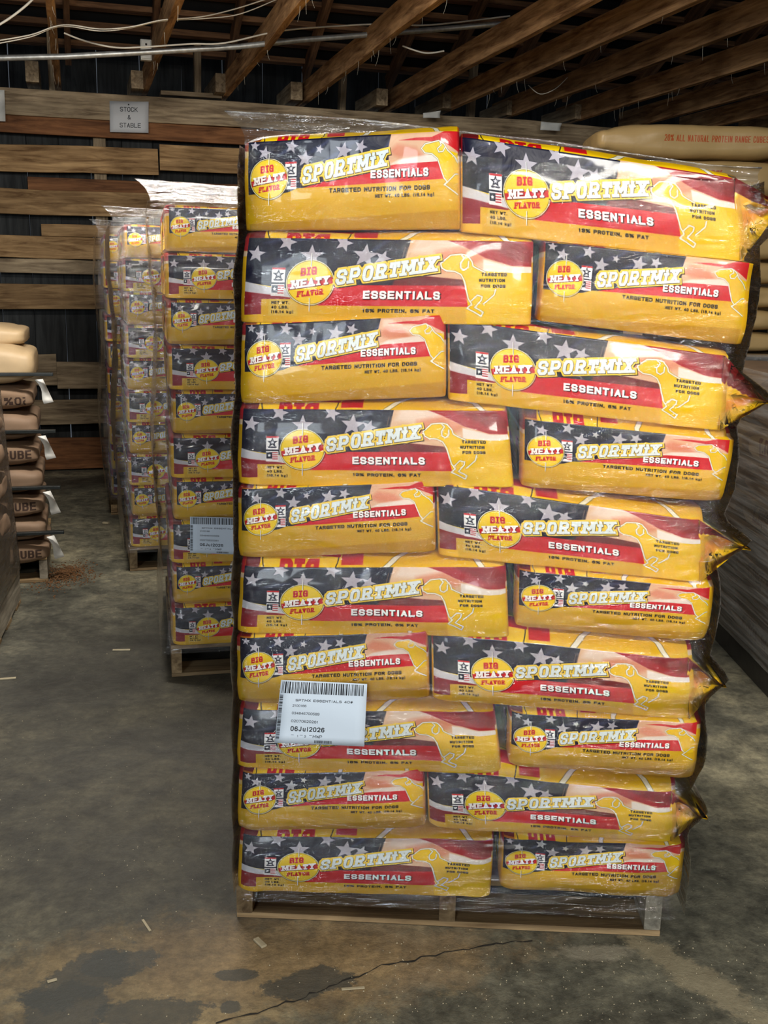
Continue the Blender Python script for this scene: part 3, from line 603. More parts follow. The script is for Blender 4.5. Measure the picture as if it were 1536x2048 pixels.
# roof: deck, joists, rafters, purlins
RS = math.radians(25)
def rp(s, t, dz=0.0): return wp(s, 3.05 + t * math.tan(RS) + dz, .45 - t)
c0 = [rp(-4.2, 0, .14), rp(8.2, 0, .14), rp(8.2, 11.5, .14), rp(-4.2, 11.5, .14)]
c1 = [v + Vector((0, 0, .05)) for v in c0]
ceil = tag(link('ceiling', mesh('ceiling', c0 + c1, [(0, 1, 2, 3), (7, 6, 5, 4), (0, 4, 5, 1), (1, 5, 6, 2), (2, 6, 7, 3), (3, 7, 4, 0)]), M_DARKROOF), kind='structure')
JZ = 2.825
JX = [-2.5, -1.9, -1.3, -.7, -.08, .54, 1.13, 1.75, 2.45, 2.89, 3.44, 4.03, 4.63, 5.23, 5.83, 6.43, 7.03]
for i, s in enumerate(JX):
    board('joist', wp(s, JZ + .075, .32), wp(s, JZ + .075, -11.0), .15, .045, M_JOIST, ceil, seed=500 + i, warp=.008, n=16)
    if True:
        board('rafter', rp(s + .08, .05, .02), rp(s + .08, 11.3, .02), .12, .045, M_ROOF, ceil, seed=540 + i, warp=.006, n=10)
for i in range(38):
    t = .10 + i * .20 + (.0 if i < 14 else (i - 14)*.06)
    board('purlin', rp(-4.0, t, .09), rp(8.0, t, .09), .04, .12, M_ROOF, ceil, upv=(0, 0, 1), seed=600 + i, warp=.006, n=8)
for i, (s, h) in enumerate(((-.25, .14), (.48, .12), (1.08, .13), (1.66, .13), (2.32, .12), (2.84, .11), (3.42, .11), (4.0, .11))):   # sawn stub ends lying on the beam
    board('joist_stub', wp(s, JZ + h/2, .5), wp(s, JZ + h/2, -.12 - .05*(i % 3)), h, .09, M_GRAY, ceil, seed=650 + i, warp=.004, n=3)
for i, (s, h) in enumerate(((-.12, .42), (.95, .4), (2.1, .45), (3.2, .42))):
    board('strut', wp(s, JZ - .02, .25), wp(s, JZ + h, .2), .05, .09, M_GRAY, ceil, upv=V, seed=670 + i, warp=.003, n=3)
board('ledger_board', wp(.65, JZ, .0), wp(1.1, JZ, .0), .03, .12, M_GRAY, ceil, seed=680)

# ------------------------------------------------------------------ pipe, cables, junction box
def on_t(x, y, back):      # photo point on a plane parallel to the far wall
    return on_plane(x, y, wp(0, 0, back), U)
pts = [on_t(x, y, -1.9) for x, y in ((-60, 118), (0, 116), (130, 113), (300, 104), (480, 93), (600, 80), (730, 70), (860, 60), (1000, 48))]
tag(link('conduit_pipe', tube_mesh('conduit_pipe', pts, .016, 10), M_PIPE), 'grey metal conduit pipe crossing level above the timber joists', 'pipe')
def cable(px, back, rad, label, grp=None):
    P = [on_t(x, y, back) for x, y in px]; Q = []
    for i in range(len(P) - 1):
        p0, p1, p2, p3 = P[max(i-1, 0)], P[i], P[i+1], P[min(i+2, len(P)-1)]
        for k in range(6):
            t = k/6; Q.append(.5*((2*p1) + (p2-p0)*t + (2*p0-5*p1+4*p2-p3)*t*t + (3*p1-p0-3*p2+p3)*t**3))
    Q.append(P[-1])
    tag(link('cable', tube_mesh('cable', Q, rad, 6), M_WIRE), label, 'cable', grp)
cable([(-20, 60), (20, 36), (60, 4), (90, -30)], -2.6, .006, 'pale cable rising steeply to the roof above the blank paper sheet')
cable([(-20, 84), (60, 70), (106, 54), (140, 50), (200, 58), (260, 54), (325, 40), (400, 34), (470, 18), (545, -6)], -2.35, .0035, 'thin upper cable sagging between joists above the conduit pipe')
cable([(-20, 90), (60, 74), (106, 56), (140, 53), (200, 62), (260, 56), (325, 42), (410, 37), (480, 28), (560, -4)], -2.33, .003, 'thin twin cable hanging just under the upper cable over the joists')
cable([(128, 66), (170, 82), (230, 95), (290, 94), (380, 88), (450, 86), (560, 62), (680, 52), (770, 48), (860, 50), (1020, 32)], -2.0, .005, 'thick pale cable looping past the white junction box above the joists')
cable([(805, 92), (850, 106), (888, 102)], -2.1, .005, 'short loose cable end curling below a joist over the wrapped front load')
cable([(1056, 170), (1080, 188), (1110, 178), (1135, 155)], -1.2, .003, 'thin wire loop drooping between the dark joists above the tan sacks')
jb = empty('junction_box', wp(.5175 - .036, 2.905, -1.1), TH); tag(jb, 'small white junction box fixed to the side of a ceiling joist', 'junction box')
link('box_body', box_mesh('box_body', .07, .05, .125, .006), M_WHITE, jb); o = link('cover_plate', box_mesh('cover_plate', .058, .008, .11, .003), M_WHITE, jb); o.location = (0, -.03, 0)
o = link('screw', box_mesh('screw', .012, .006, .012, .002), M_NAIL, jb); o.location = (.0, -.036, .03)

# ------------------------------------------------------------------ pallets
def pallet(loc, rz, w, d, label, grp=None, m=M_PAL, h=.13):
    """front-left corner of the pallet at loc, w across, d deep"""
    e = tag(empty('pallet', loc, rz), label, 'pallet', grp)
    def b(nm, sx, sy, sz, x, y, z, mm, k):
        vs, fs = rnd_board(sx, sz, sy, random.Random(k), .004, 6, bev=.002); o = link(nm, mesh(nm, vs, fs), mm, e); o.location = (x, y, z); return o
    for k, x in enumerate((.019, w/2, w - .019)):
        vs, fs = rnd_board(d, h - .036, .038, random.Random(k), .002, 4, bev=.002); o = link('stringer', mesh('stringer', vs, fs), m if k != 2 else M_PALG, e); o.rotation_euler = (0, 0, PI/2); o.location = (x, d/2 + .003*k, h/2)
    for k in range(6): b('deck_board', w, .10, .016, w/2, .052 + k * (d - .104)/5, h - .009, m, k + 5)
    for k in range(3): b('bottom_board', w, .13, .016, w/2, .068 + k * (d - .136)/2, .009, m, k + 20)
    return e

# ------------------------------------------------------------------ bags
SUBL = [0, .006, .016, .03, .05]
def bag_mesh(name, quad, depth, seed, short, amp=1.0, up_extra=.010, nl=30, endr=.03, left_bulge=.028, right_bulge=.02, fold=True, uvflip=False, tube=False):
    """quad: (TL, TR, BR, BL) of the printed front panel in (s, z); depth: into the stack (+y). Built in stack coordinates."""
    TL, TR, BR, BL = [Vector(q) for q in quad]
    L = ((TR - TL).length + (BR - BL).length) / 2
    us = sorted(set([0, .012, .03, .06, .1] + [.1 + .8*i/nl for i in range(nl + 1)] + [.9, .94, .97, .988, 1]))
    Hh = ((TL - BL).length + (TR - BR).length) / 2
    # ring: (y, c, zextra) ; c along panel height
    ring = []
    CS = [0, .02, .05] + [.05 + .9*i/10 for i in range(1, 10)] + [.95, .98, 1]; nf = len(CS) - 1
    for k in range(nf + 1):
        c = CS[k]
        if short: y = -.016*math.sin(PI*min(c/.24, 1)*.5) - (.006*(1 - c) if c > .24 else 0) + .010
        else: y = .003 - .010*math.sin(PI*c)
        ring.append((y, c, 0, 0))
    for (y, ze) in ((.015, up_extra*.35), (.026, up_extra*.72), (.05, up_extra)): ring.append((y, 1, ze, 1))
    nt_ = 5
    for k in range(1, nt_): ring.append((.06 + (depth - .12)*k/nt_, 1, up_extra, 1))
    for (y, ze) in ((depth - .06, up_extra), (depth - .02, up_extra*.6)): ring.append((y, 1, ze, 1))
    for k in range(1, 4): ring.append((depth, 1 - k/4, 0, 2))
    for y in (depth - .02, depth*.66, depth*.33, .05): ring.append((y, 0, 0 if y < depth*.5 else 0, 3))
    R = len(ring); vs = []
    cyl_c = depth/2
    def P(u, y, c, ze, sx=0.0, sh=1.0):
        a = TL.lerp(TR, u); b = BL.lerp(BR, u); q = b.lerp(a, c)
        mid = (a + b) * .5
        z = mid.y + (q.y + ze - mid.y) * sh
        return [q.x + sx, y, z]
    def wr(v, s):
        p = Vector(v)
        e = min(s, L - s); k = amp * (1 + 1.6*math.exp(-max(e, 0)/.05))
        d = mnoise.noise(Vector((p.x*9 + seed*3.1, p.y*9, p.z*14))) * .0050 + mnoise.noise(Vector((p.x*30 + seed, p.y*24, p.z*34))) * .0016 + mnoise.noise(Vector((p.x*70, p.y*60 + seed, p.z*40))) * .0006
        return d * k
    def emit(u, sx, y_in, sh, s):
        for (y, c, ze, seg) in ring:
            yy = y; 
            if y < cyl_c: yy = y + y_in * (1 - y / cyl_c)
            else: yy = y - y_in * ((y - cyl_c) / cyl_c)
            v = P(u, yy, c, ze, sx, sh); w = wr(v, s)
            if seg == 0: v[1] += w; 
            elif seg == 1: v[2] += w*.6
            else: v[1] -= w
            vs.append(v)
    UV = []
    for k in range(4):      # left end cap, from centre outwards
        q = (k + .35)/4; emit(0, -left_bulge*math.sqrt(max(0, 1 - q*q)), (1-q)*.6*min(cyl_c, .14) + .004, .80 + .20*math.sqrt(q), 0); UV.append((0, q))
    for u in us:
        e = min(u, 1-u)*L; y_in = .012*max(0, 1 - e/.03)**2
        emit(u, 0, y_in, 1.0, u*L); UV.append((u, None))
    for k in range(3, -1, -1):
        q = (k + .35)/4; emit(1, right_bulge*math.sqrt(max(0, 1 - q*q)), (1-q)*.6*min(cyl_c, .14) + .004, .80 + .20*math.sqrt(q), L); UV.append((1, q))
    nr = len(UV); fs, mi, uv = [], [], []
    for i in range(nr - 1):
        for k in range(R):
            k2 = (k + 1) % R
            fs.append((i*R + k, (i+1)*R + k, (i+1)*R + k2, i*R + k2))
            seg = ring[k][3] if k2 else 3
            if k == nf: seg = 1
            body = UV[i][1] is None and UV[i+1][1] is None
            if seg == 0 and body:
                mi.append(0); u0, u1 = UV[i][0], UV[i+1][0]; c0_, c1_ = ring[k][1], ring[k2][1]
                uv += [(u0, c0_), (u1, c0_), (u1, c1_), (u0, c1_)]
            elif seg == 1 and body:
                mi.append(1); u0, u1 = UV[i][0], UV[i+1][0]; y0, y1 = ring[k][0]/depth, ring[k2][0]/depth
                uv += [(u0, 1-y0), (u1, 1-y0), (u1, 1-y1), (u0, 1-y1)]
            else:
                mi.append(2); xx = [(vs[j][1]/max(depth, .01), 0 if Hh == 0 else (vs[j][2]-BL.y)/(Hh+.02)) for j in fs[-1]]; uv += xx
    # caps
    for i, rev in ((0, True), (nr-1, False)):
        f = [i*R + k for k in range(R)]; 
        if not rev: f = f[::-1]
        cx = sum(vs[j][0] for j in f)/R; cy = sum(vs[j][1] for j in f)/R; cz = sum(vs[j][2] for j in f)/R
        vs.append((cx, cy, cz)); ci = len(vs)-1
        for k in range(R):
            a, b = f[k], f[(k+1) % R]; fs.append((ci, b, a)); mi.append(2); uv += [(.5, .5), (vs[b][1]/depth, (vs[b][2]-BL.y)/(Hh+.02)), (vs[a][1]/depth, (vs[a][2]-BL.y)/(Hh+.02))]
    me = mesh(name, vs, fs, True, uv, mi)
    return me
MOUTH = {0: (.085, .74), 2: (.085, .46), 4: (.080, .68), 6: (.055, .70), 8: (.055, .68)}
def sealed_end_mesh(quad, depth, seed, ext=.085, cm=.56):
    """the pinched bag mouth: top and bottom sheets meet in a flat fin, the side gusset tucks in between"""
    TL, TR, BR, BL = [Vector(q) for q in quad]; ch = (TR - BR)
    vs, fs, mi, uv = [], [], [], []
    nt_, rows = 8, []
    for i in range(nt_ + 1):
        t = i/nt_; x = ext*min(t/.8, 1) + (.018*(t-.8)/.2 if t > .8 else 0); sh = max(1 - t/.8, .03)
        mid = BR + ch*cm + Vector((x, -.01*t)); top = mid + ch*(1 - cm)*sh; bot = mid - ch*cm*sh; tuck = .10*min(t/.5, 1)*(1 if t < .8 else .9)
        w = mnoise.noise(Vector((seed, t*5, 1)))*.004
        row = [(bot.x, depth*.5, bot.y), (bot.x, .004 - .018*t, bot.y + w), (mid.x - .004, .006 + tuck, mid.y + w), (top.x, .004 - .018*t, top.y - w), (top.x, depth*.5, top.y)]
        rows.append(len(vs)); vs += row
    for i in range(nt_):
        for k in range(4):
            a = rows[i] + k; b = rows[i+1] + k
            fs.append((a, b, b+1, a+1)); mi.append(0); vv = [0, .1, .5, .9, 1.0] 
            t0, t1 = i/nt_, (i+1)/nt_
            uv += [(t0*.4 + .5, vv[k]), (t1*.4 + .5, vv[k]), (t1*.4 + .5, vv[k+1]), (t0*.4 + .5, vv[k+1])]
    return mesh('sealed_end', vs, fs, True, uv, mi)

ORD = ['top', 'second', 'third', 'fourth', 'fifth', 'sixth', 'seventh', 'eighth', 'ninth', 'bottom']
YAW1 = math.radians(-2.3)
v1 = Vector((math.cos(YAW1), math.sin(YAW1), 0)); n1v = Vector((-math.sin(YAW1), math.cos(YAW1), 0)); P1 = Vector((0, 2.13, 0))
def q1(x, y):
    P = on_plane(x, y, P1, n1v); return (P.dot(v1) - P1.dot(v1), P.z)
QL = [((497,285),(915,262),(918,457),(495,460)),((495,475),(1065,483),(1060,650),(485,645)),((490,650),(888,630),(888,795),(487,808)),((485,818),(1012,822),(1025,975),(480,970)),((483,978),(865,962),(868,1105),(483,1118)),((487,1135),(1010,1135),(1015,1275),(480,1265)),((480,1275),(852,1262),(855,1400),(480,1410)),((485,1420),(987,1425),(1000,1548),(478,1538)),((485,1545),(845,1540),(847,1660),(480,1665)),((485,1672),(985,1682),(978,1795),(480,1783))]
QR = [((925,273),(1473,356),(1484,522),(925,463)),((1092,484),(1500,526),(1478,690),(1082,642)),((899,640),(1452,712),(1440,862),(900,800)),((1050,838),(1460,880),(1440,1006),(1048,975)),((876,968),(1402,1043),(1402,1166),(880,1112)),((1039,1139),(1422,1177),(1406,1285),(1036,1256)),((866,1268),(1380,1320),(1380,1440),(868,1400)),((1024,1425),(1395,1445),(1380,1560),(1022,1535)),((856,1540),(1347,1590),(1343,1685),(860,1655)),((1008,1675),(1364,1689),(1353,1800),(1004,1780))]
# stack coordinates: origin on the floor under P1, x along v1, y away
S1 = Matrix.Translation((P1.x, P1.y, 0)) @ Matrix.Rotation(YAW1, 4, 'Z')
mats_long = [M_LONG, M_TOP, M_END]; mats_short = [M_SHORT, M_TOP, M_END]
FACE = []
def place_local(o, M):
    o.matrix_basis = M
for r in range(10):
    for side, QQ in (('left', QL), ('right', QR)):
        q = [q1(*p) for p in QQ[r]]
        short = (r % 2 == 0) if side == 'left' else (r % 2 == 1)
        if r == 0: ex = .016
        else:
            pq = [q1(*p) for p in QQ[r-1]]; ex = min(max(((pq[2][1] + pq[3][1]) - (q[0][1] + q[1][1]))/2 - .001, .008), .03)
        me = bag_mesh('dog_food_bag', q, .60 if short else .40, r*7 + (side == 'right')*3, short, up_extra=ex,
                      left_bulge=.014 if side == 'left' else .005, right_bulge=.006 if side == 'left' else .018)
        o = link('dog_food_bag', me, mats_short if short else mats_long); place_local(o, S1)
        w = 'short' if short else 'long'
        tag(o, f'yellow, navy and red dog food bag, {w} printed side facing out, {"left" if side == "left" else "right"} one in the {ORD[r]} layer of the nearest wrapped load', 'bag', 'dog food bags of the nearest load')
        o['label'] = f'yellow and navy dog food bag, {side} one in {ORD[r]} layer of the nearest wrapped stack'
        if side == 'right' and not short:
            f = link('sealed_end', sealed_end_mesh(q, .40, r, *MOUTH[r]), [M_FLAP], o); tag(f, 'pinched yellow bag mouth')
            so = f.modifiers.new('thick', 'SOLIDIFY'); so.thickness = .0015
        FACE.append((r, side, q))
# the bags behind the front ones (their ends show from a step aside)
tm_cache = {}
def back_bag(S, x0, x1, z, y0, depth, short, label, grp, seed):
    k = (round(x1 - x0, 3), depth, short)
    if k not in tm_cache:
        w = x1 - x0; me = bag_mesh('dog_food_bag', [(0, .146), (w, .146), (w, 0), (0, 0)], depth, seed, short, nl=14, up_extra=.010, left_bulge=.014, right_bulge=.014)
        for m in (mats_short if short else mats_long): me.materials.append(m)
        tm_cache[k] = me
    o = bpy.data.objects.new('dog_food_bag', tm_cache[k]); COL.objects.link(o)
    o.matrix_basis = S @ Matrix.Translation((x0, y0, z)); return tag(o, label, 'bag', grp)
for r in range(10):
    zb = .135 + (9 - r)*.1605
    if r % 2 == 0: spec = [(-.34, .03, .625, .37, True), (.09, .54, .44, .40, False)]
    else: spec = [(-.34, .14, .44, .40, False), (.20, .55, .65, .36, True)]
    for kk, (a, b, y0, dp, sh) in enumerate(spec): back_bag(S1, (a - .006 if r < 4 else a - .020) if a < 0 else a, b, zb, y0, dp, sh, f'yellow dog food bag, {ORD[r]} one in the rear {("left", "right")[kk]} column of the nearest stack', 'bags in the back half of the nearest stack', 40)

pl = S1.inverted() @ on_floor(474, 1836); pr = S1.inverted() @ on_floor(1318, 1872)
pallet(S1 @ Vector((pl.x, pl.y - .005, 0)), YAW1, pr.x - pl.x, 1.0, 'weathered wooden pallet under the nearest wrapped stack of dog food bags')

# ------------------------------------------------------------------ stretch film
def film(name, S, xl, xr, zb, zt, dep, zl_list, matl, label, front=lambda x, z: 0.0, skirt=True, seed=0, xs=44, rows=10, sk_h=.07):
    """one closed skin round the load with a rumpled surface; xl(z), xr(z) give its side edges"""
    nz = rows*9; per = []
    rc = .022
    # perimeter in parameter (kind, t)
    P = []
    for i in range(xs + 1): P.append(('f', i/xs))
    for i in range(1, 5): P.append(('cr', i/5))
    for i in range(0, 13): P.append(('r', i/12))
    for i in range(0, 9): P.append(('b', i/8))
    for i in range(0, 13): P.append(('l', i/12))
    for i in range(1, 5): P.append(('cl', i/5))
    n = len(P); vs, fs = [], []
    for j in range(nz + 1):
        z = zb + (zt - zb)*j/nz; a, b = xl(z), xr(z)
        ph = (z - zb)/((zt - zb)/rows)
        ruf = .004*abs(math.sin(PI*ph))
        for k, t in P:
            if k == 'f': x = a + rc + (b - a - 2*rc)*t; y = -.018 - ruf*.6 + front(x, z) + .17*max(0, z - zt + .08); nx, ny = 0, -1
            elif k == 'cr': x = b - rc + rc*math.sin(t*PI/2); y = -.016 + rc - rc*math.cos(t*PI/2) + front(x, z)*(1-t); nx, ny = math.sin(t*PI/2), -math.cos(t*PI/2)
            elif k == 'r': x = b + ruf; y = -.016 + rc + (dep - rc)*t; nx, ny = 1, 0
            elif k == 'b': x = b - (b - a)*t; y = dep + .02; nx, ny = 0, 1
            elif k == 'l': x = a - ruf; y = dep - (dep + .016 - rc)*t; nx, ny = -1, 0
            else: x = a + rc - rc*math.cos(t*PI/2); y = -.016 + rc - rc*math.sin(t*PI/2); nx, ny = -math.cos(t*PI/2), -math.sin(t*PI/2)
            w = mnoise.noise(Vector((x*5 + seed, y*5, z*13)))*.0035 + mnoise.noise(Vector((x*14 + seed, y*14, z*40)))*.0014
            w = max(w, -.003)
            vs.append((x + nx*w, y + ny*w, z))
    for j in range(nz):
        for k in range(n):
            k2 = (k+1) % n; fs.append((j*n + k, j*n + k2, (j+1)*n + k2, (j+1)*n + k))
    o = link(name, mesh(name, vs, fs, True), matl); place_local(o, S); tag(o, label, 'film')
    if skirt:      # taut collar standing up above the top edge, its rim flaring out at the corners
        vs, fs = [], []; m = 9
        for j in range(m + 1):
            t = j/m
            for i in range(xs + 1):
                u = i/xs; a, b = xl(zt), xr(zt); x = a + rc*.5 + (b - a - rc)*u
                flare = t*t*.05
                zz = zt + front_top(u) * 0 + sk_h*t*(1 - .55*u)
                yy = -.014 + .016 + .06*t + .02*t*math.sin(u*9 + seed)*.3
                zz += mnoise.noise(Vector((u*6 + seed, t*2, 2)))*.004*t
                vs.append((x - flare*(1-u)**4 + flare*.4*u**6, yy + mnoise.noise(Vector((u*14 + seed, t*5, 7)))*.006, zz - u*TOPDROP.get(name, 0)))
        for j in range(m):
            for i in range(xs): a = j*(xs+1) + i; fs.append((a, a+1, a+xs+2, a+xs+1))
        k = link('film_collar', mesh('film_collar', vs, fs, True), M_SKIRT, o)
        rim = [vs[m*(xs+1) + i] for i in range(xs + 1)]
        link('film_rim', tube_mesh('film_rim', rim, .0016, 5), M_STRAP if name == 'x' else M_FILM3, o)
    return o
def front_top(u): return 0.0
TOPDROP = {'stretch_film': 0.0}
def interp(pts, z):
    if z <= pts[0][0]: return pts[0][1]
    for (a, b), (c, d) in zip(pts[:-1], pts[1:]):
        if z <= c: return b + (d - b)*(z - a)/(c - a)
    return pts[-1][1]
LE = sorted([((q[0][1] + q[3][1])/2, min(q[0][0], q[3][0]) - .016) for r, s_, q in FACE if s_ == 'left'])
RE = []
for r, s_, q in FACE:
    if s_ == 'right':
        zc = (q[1][1] + q[2][1])/2; x = max(q[1][0], q[2][0])
        if r % 2 == 0:
            ex, cm = MOUTH[r]; zt_ = q[2][1] + (q[1][1] - q[2][1])*cm; RE += [(zt_ - .05, x + .030), (zt_, x + ex + .020), (zt_ + .05, x + .030)]
        else: RE += [(zc - .03, x + .022), (zc + .03, x + .022)]
RE.sort()
TL1, TR1 = FACE[0][2][0], FACE[1][2][1]
f1 = film('stretch_film', S1, lambda z: interp(LE, z), lambda z: interp(RE, z),   .12, 1.745, 1.03, None, M_FILM,
     'clear shiny stretch film wrapped round the nearest stack of dog food bags', seed=3)
# slope the top of the film down to the right, as the sagging bags do
for ch in [f1] + list(f1.children):
    for v in ch.data.vertices:
        u = min(max((v.co.x + .37)/.98, 0), 1); k = min(max((v.co.z - 1.45)/.3, 0), 1)
        v.co.z -= .052*u*u*k

# shipping labels on the film
def sticker(S, pts, im, label, qf, y=-.030):
    P = [qf(*p) for p in pts]; vs, fs, uv = [], [], []; n = 8
    for j in range(n + 1):
        for i in range(n + 1):
            u, v = i/n, j/n; a = Vector(P[3]).lerp(Vector(P[2]), u); b = Vector(P[0]).lerp(Vector(P[1]), u); c = a.lerp(b, v)
            vs.append((c.x, y + .0022*math.sin(v*7 + u*2), c.y))
    for j in range(n):
        for i in range(n):
            a = j*(n+1) + i; fs.append((a, a+1, a+n+2, a+n+1)); uv += [(i/n, j/n), ((i+1)/n, j/n), ((i+1)/n, (j+1)/n), (i/n, (j+1)/n)]
    o = link('shipping_label', mesh('shipping_label', vs, fs, True, uv), print_mat('label_paper', im, .5, .1, .1)); place_local(o, S)
    so = o.modifiers.new('t', 'SOLIDIFY'); so.thickness = .0004
    return tag(o, label, 'label')
IML = art_shipping_label('label_print', 4, 'SPTMX ESSENTIALS 40#')
sticker(S1, ((566, 1350), (736, 1358), (730, 1482), (553, 1474)), IML, 'white shipping label with barcodes and date stuck low on the nearest wrapped stack', q1)

# ------------------------------------------------------------------ the three loads behind, in a row towards the far wall
def load(idx, corner, yaw, nm, w=.98, dep=1.0, nvis=2, film_m=M_FILM2, zk=1.0):
    S = Matrix.Translation(corner) @ Matrix.Rotation(yaw, 4, 'Z')
    for r in range(10):
        zb = .135 + (9 - r)*.1605; j = random.Random(idx*50 + r); dx = j.uniform(-.006, .006)
        if r % 2 == 0: spec = [(.03, .40, 0, .60, True), (.435, .95, 0, .40, False), (.03, .40, .62, .37, True), (.435, .95, .43, .40, False)]
        else: spec = [(.02, .54, 0, .40, False), (.585, .95, 0, .60, True), (.02, .54, .43, .40, False), (.585, .95, .62, .37, True)]
        for k, (a, b, y0, dp, sh) in enumerate(spec):
            lab = f'yellow dog food bag, {ORD[r]} one facing out at the front of the {nm} stack' if k == 0 else f'yellow dog food bag, {ORD[r]} one in the {("", "front right", "rear left", "rear right")[k]} column of the {nm} stack'
            g = f'outer front column of the {nm} stack' if k == 0 else f'inner bags of the {nm} stack'
            back_bag(S, a + dx, b + dx, zb, y0 + j.uniform(-.004, .006), dp, sh, lab, g, 60 + k)
    pallet(S @ Vector((.0, .02, 0)), yaw, .98, .98, f'wooden pallet under the {nm} wrapped stack of dog food bags', m=M_PAL)
    o = film('stretch_film', S, lambda z: -.035 - .012*math.sin(z*7 + idx), lambda z: .985 + .01*math.sin(z*6), .11, 1.745, 1.02, None, film_m, f'clear stretch film wrapped round the {nm} stack of dog food bags', seed=idx*9, xs=22, sk_h=.075)
    return S
k2_ = on_floor(338, 1352); S2 = load(2, (k2_.x + .02, k2_.y - .04, 0), math.radians(13), 'second')
k3_ = on_floor(250, 1142); S3 = load(3, (k3_.x + .035, k3_.y - .03, 0), math.radians(16), 'third')
k4_ = on_floor(222, 1030); S4 = load(4, (k4_.x + .01, k4_.y - .03, 0), math.radians(16), 'fourth')
n2v = (S2.to_3x3() @ Vector((0, 1, 0)))
def q2(x, y):
    P = S2.inverted() @ on_plane(x, y, S2 @ Vector((0, -.03, 0)), n2v); return (P.x, P.z)
sticker(S2, ((380, 1033), (502, 1036), (500, 1110), (380, 1105)), IML, 'white shipping label with barcodes stuck on the second wrapped stack', q2, -.034)

# ------------------------------------------------------------------ paper notices and loose bits
def sheet(name, pts, back, im, label, cat='notice', m=None):
    P = [on_t(x, y, back) for x, y in pts]; n = 6; vs, fs, uv = [], [], []
    for j in range(n + 1):
        for i in range(n + 1):
            u, v = i/n, j/n; c = P[3].lerp(P[2], u).lerp(P[0].lerp(P[1], u), v)
            vs.append(c - U*(.006*math.sin(u*5)*math.sin(v*4) + .004 + .01*max(0, u - .8)*max(0, v-.5)*10))
    for j in range(n):
        for i in range(n):
            a = j*(n+1) + i; fs.append((a, a+1, a+n+2, a+n+1)); uv += [(i/n, j/n), ((i+1)/n, j/n), ((i+1)/n, (j+1)/n), (i/n, (j+1)/n)]
    o = link(name, mesh(name, vs, fs, True, uv), m or print_mat(name + '_print', im, .7, .15, 0)); so = o.modifiers.new('t', 'SOLIDIFY'); so.thickness = .0006
    return tag(o, label, cat)
nt1 = sheet('paper_notice', ((219, 202), (297, 204), (297, 266), (220, 264)), -.095, art_notice(), 'white paper notice reading STOCK & STABLE nailed to the grey wall beam')
o = link('nail', tube_mesh('nail', [on_t(257, 209, -.095), on_t(257, 209, -.115)], .005, 8), M_NAIL, nt1)
sheet('paper_notice', ((-60, 178), (9, 181), (11, 243), (-60, 240)), -.095, None, 'blank white paper sheet cut by the picture edge on the grey wall beam', m=M_PAPERW)
sheet('paper_scrap', ((1082, 243), (1122, 247), (1120, 262), (1080, 260)), -.3, None, 'white paper scrap between the dark joists and the tan sack', 'paper', m=M_PAPERW)
sheet('paper_scrap', ((846, 226), (880, 222), (880, 236), (846, 236)), -.3, None, 'white paper scrap sticking up behind the top film of the nearest stack', 'paper', m=M_PAPERW)
rg = random.Random(11)
def splinter(x, y, L, a, r, label):
    p = on_floor(x, y, r*.6); d = Vector((math.cos(a), math.sin(a), 0))*L/2
    vs, fs = rnd_board(L, r, r*2.4, random.Random(int(x)), .001, 4, bev=r*.2); o = link('wood_splinter', mesh('wood_splinter', vs, fs), M_STRAW); o.matrix_basis = frame(p, d, (0, 0, 1)); tag(o, label, 'splinter')
splinter(520, 1885, .035, -.9, .006, 'thick split wood splinter on the floor just before the near pallet corner')
splinter(706, 1977, .05, .15, .003, 'straw-thin pale splinter lying along the floor crack')
splinter(293, 1850, .05, -1.0, .0025, 'curved pale straw on the dark floor beside the near pallet')
splinter(243, 1300, .07, .1, .005, 'pale sliver on the aisle floor beside the second pallet')
splinter(104, 1961, .02, .5, .003, 'tiny pale chip on the dark scraped floor patch')
splinter(212, 1046, .04, -.3, .01, 'pale chip lying near the foot of the fourth stack')
splinter(15, 1357, .06, .3, .005, 'thin brown stick on the floor below the near brown sack pallet')
# spilled feed
pv, pf = [], []; pc = on_floor(128, 1152)
for k in range(1500):
    rr = abs(rg.gauss(0, 1)); a = rg.uniform(0, 2*PI); x = pc.x + math.cos(a)*rr*.075; y = pc.y + math.sin(a)*rr*.13
    hgt = .025*math.exp(-rr*rr*.8)*rg.random(); s = rg.uniform(.0022, .0045); b = len(pv); M = Matrix.Rotation(rg.uniform(0, PI), 3, 'Z')
    for (cx, cy, cz) in ((-1.4, -1, 0), (1.4, -1, 0), (1.4, 1, 0), (-1.4, 1, 0), (-1.4, -.6, 1.4), (1.4, -.6, 1.4), (1.4, .6, 1.4), (-1.4, .6, 1.4)):
        q = M @ Vector((cx*s*.7, cy*s*.6, 0)); pv.append((x + q.x, y + q.y, .001 + hgt + cz*s*.6))
    pf += [(b, b+1, b+5, b+4), (b+1, b+2, b+6, b+5), (b+2, b+3, b+7, b+6), (b+3, b, b+4, b+7), (b+4, b+5, b+6, b+7), (b+3, b+2, b+1, b)]
tag(link('spilled_feed', mesh('spilled_feed', pv, pf), M_PEL), 'small heap of spilled brown feed pellets on the aisle floor', 'feed', kind='stuff')
gv, gf = [], []
for k in range(420):
    x, y = rg.uniform(700, 1530), rg.uniform(1880, 2046)
    if rg.random() < .35: x, y = rg.uniform(0, 700), rg.uniform(1250, 2040)
    p = on_floor(x, y); s = rg.uniform(.0006, .0016); b = len(gv)
    for (cx, cy, cz) in ((-1, -1, 0), (1, -1, 0), (1, 1, 0), (-1, 1, 0), (0, 0, 1.4)): gv.append((p.x + cx*s*rg.uniform(.6, 1.4), p.y + cy*s, .0004 + cz*s))
    gf += [(b, b+1, b+4), (b+1, b+2, b+4), (b+2, b+3, b+4), (b+3, b, b+4), (b+3, b+2, b+1, b)]
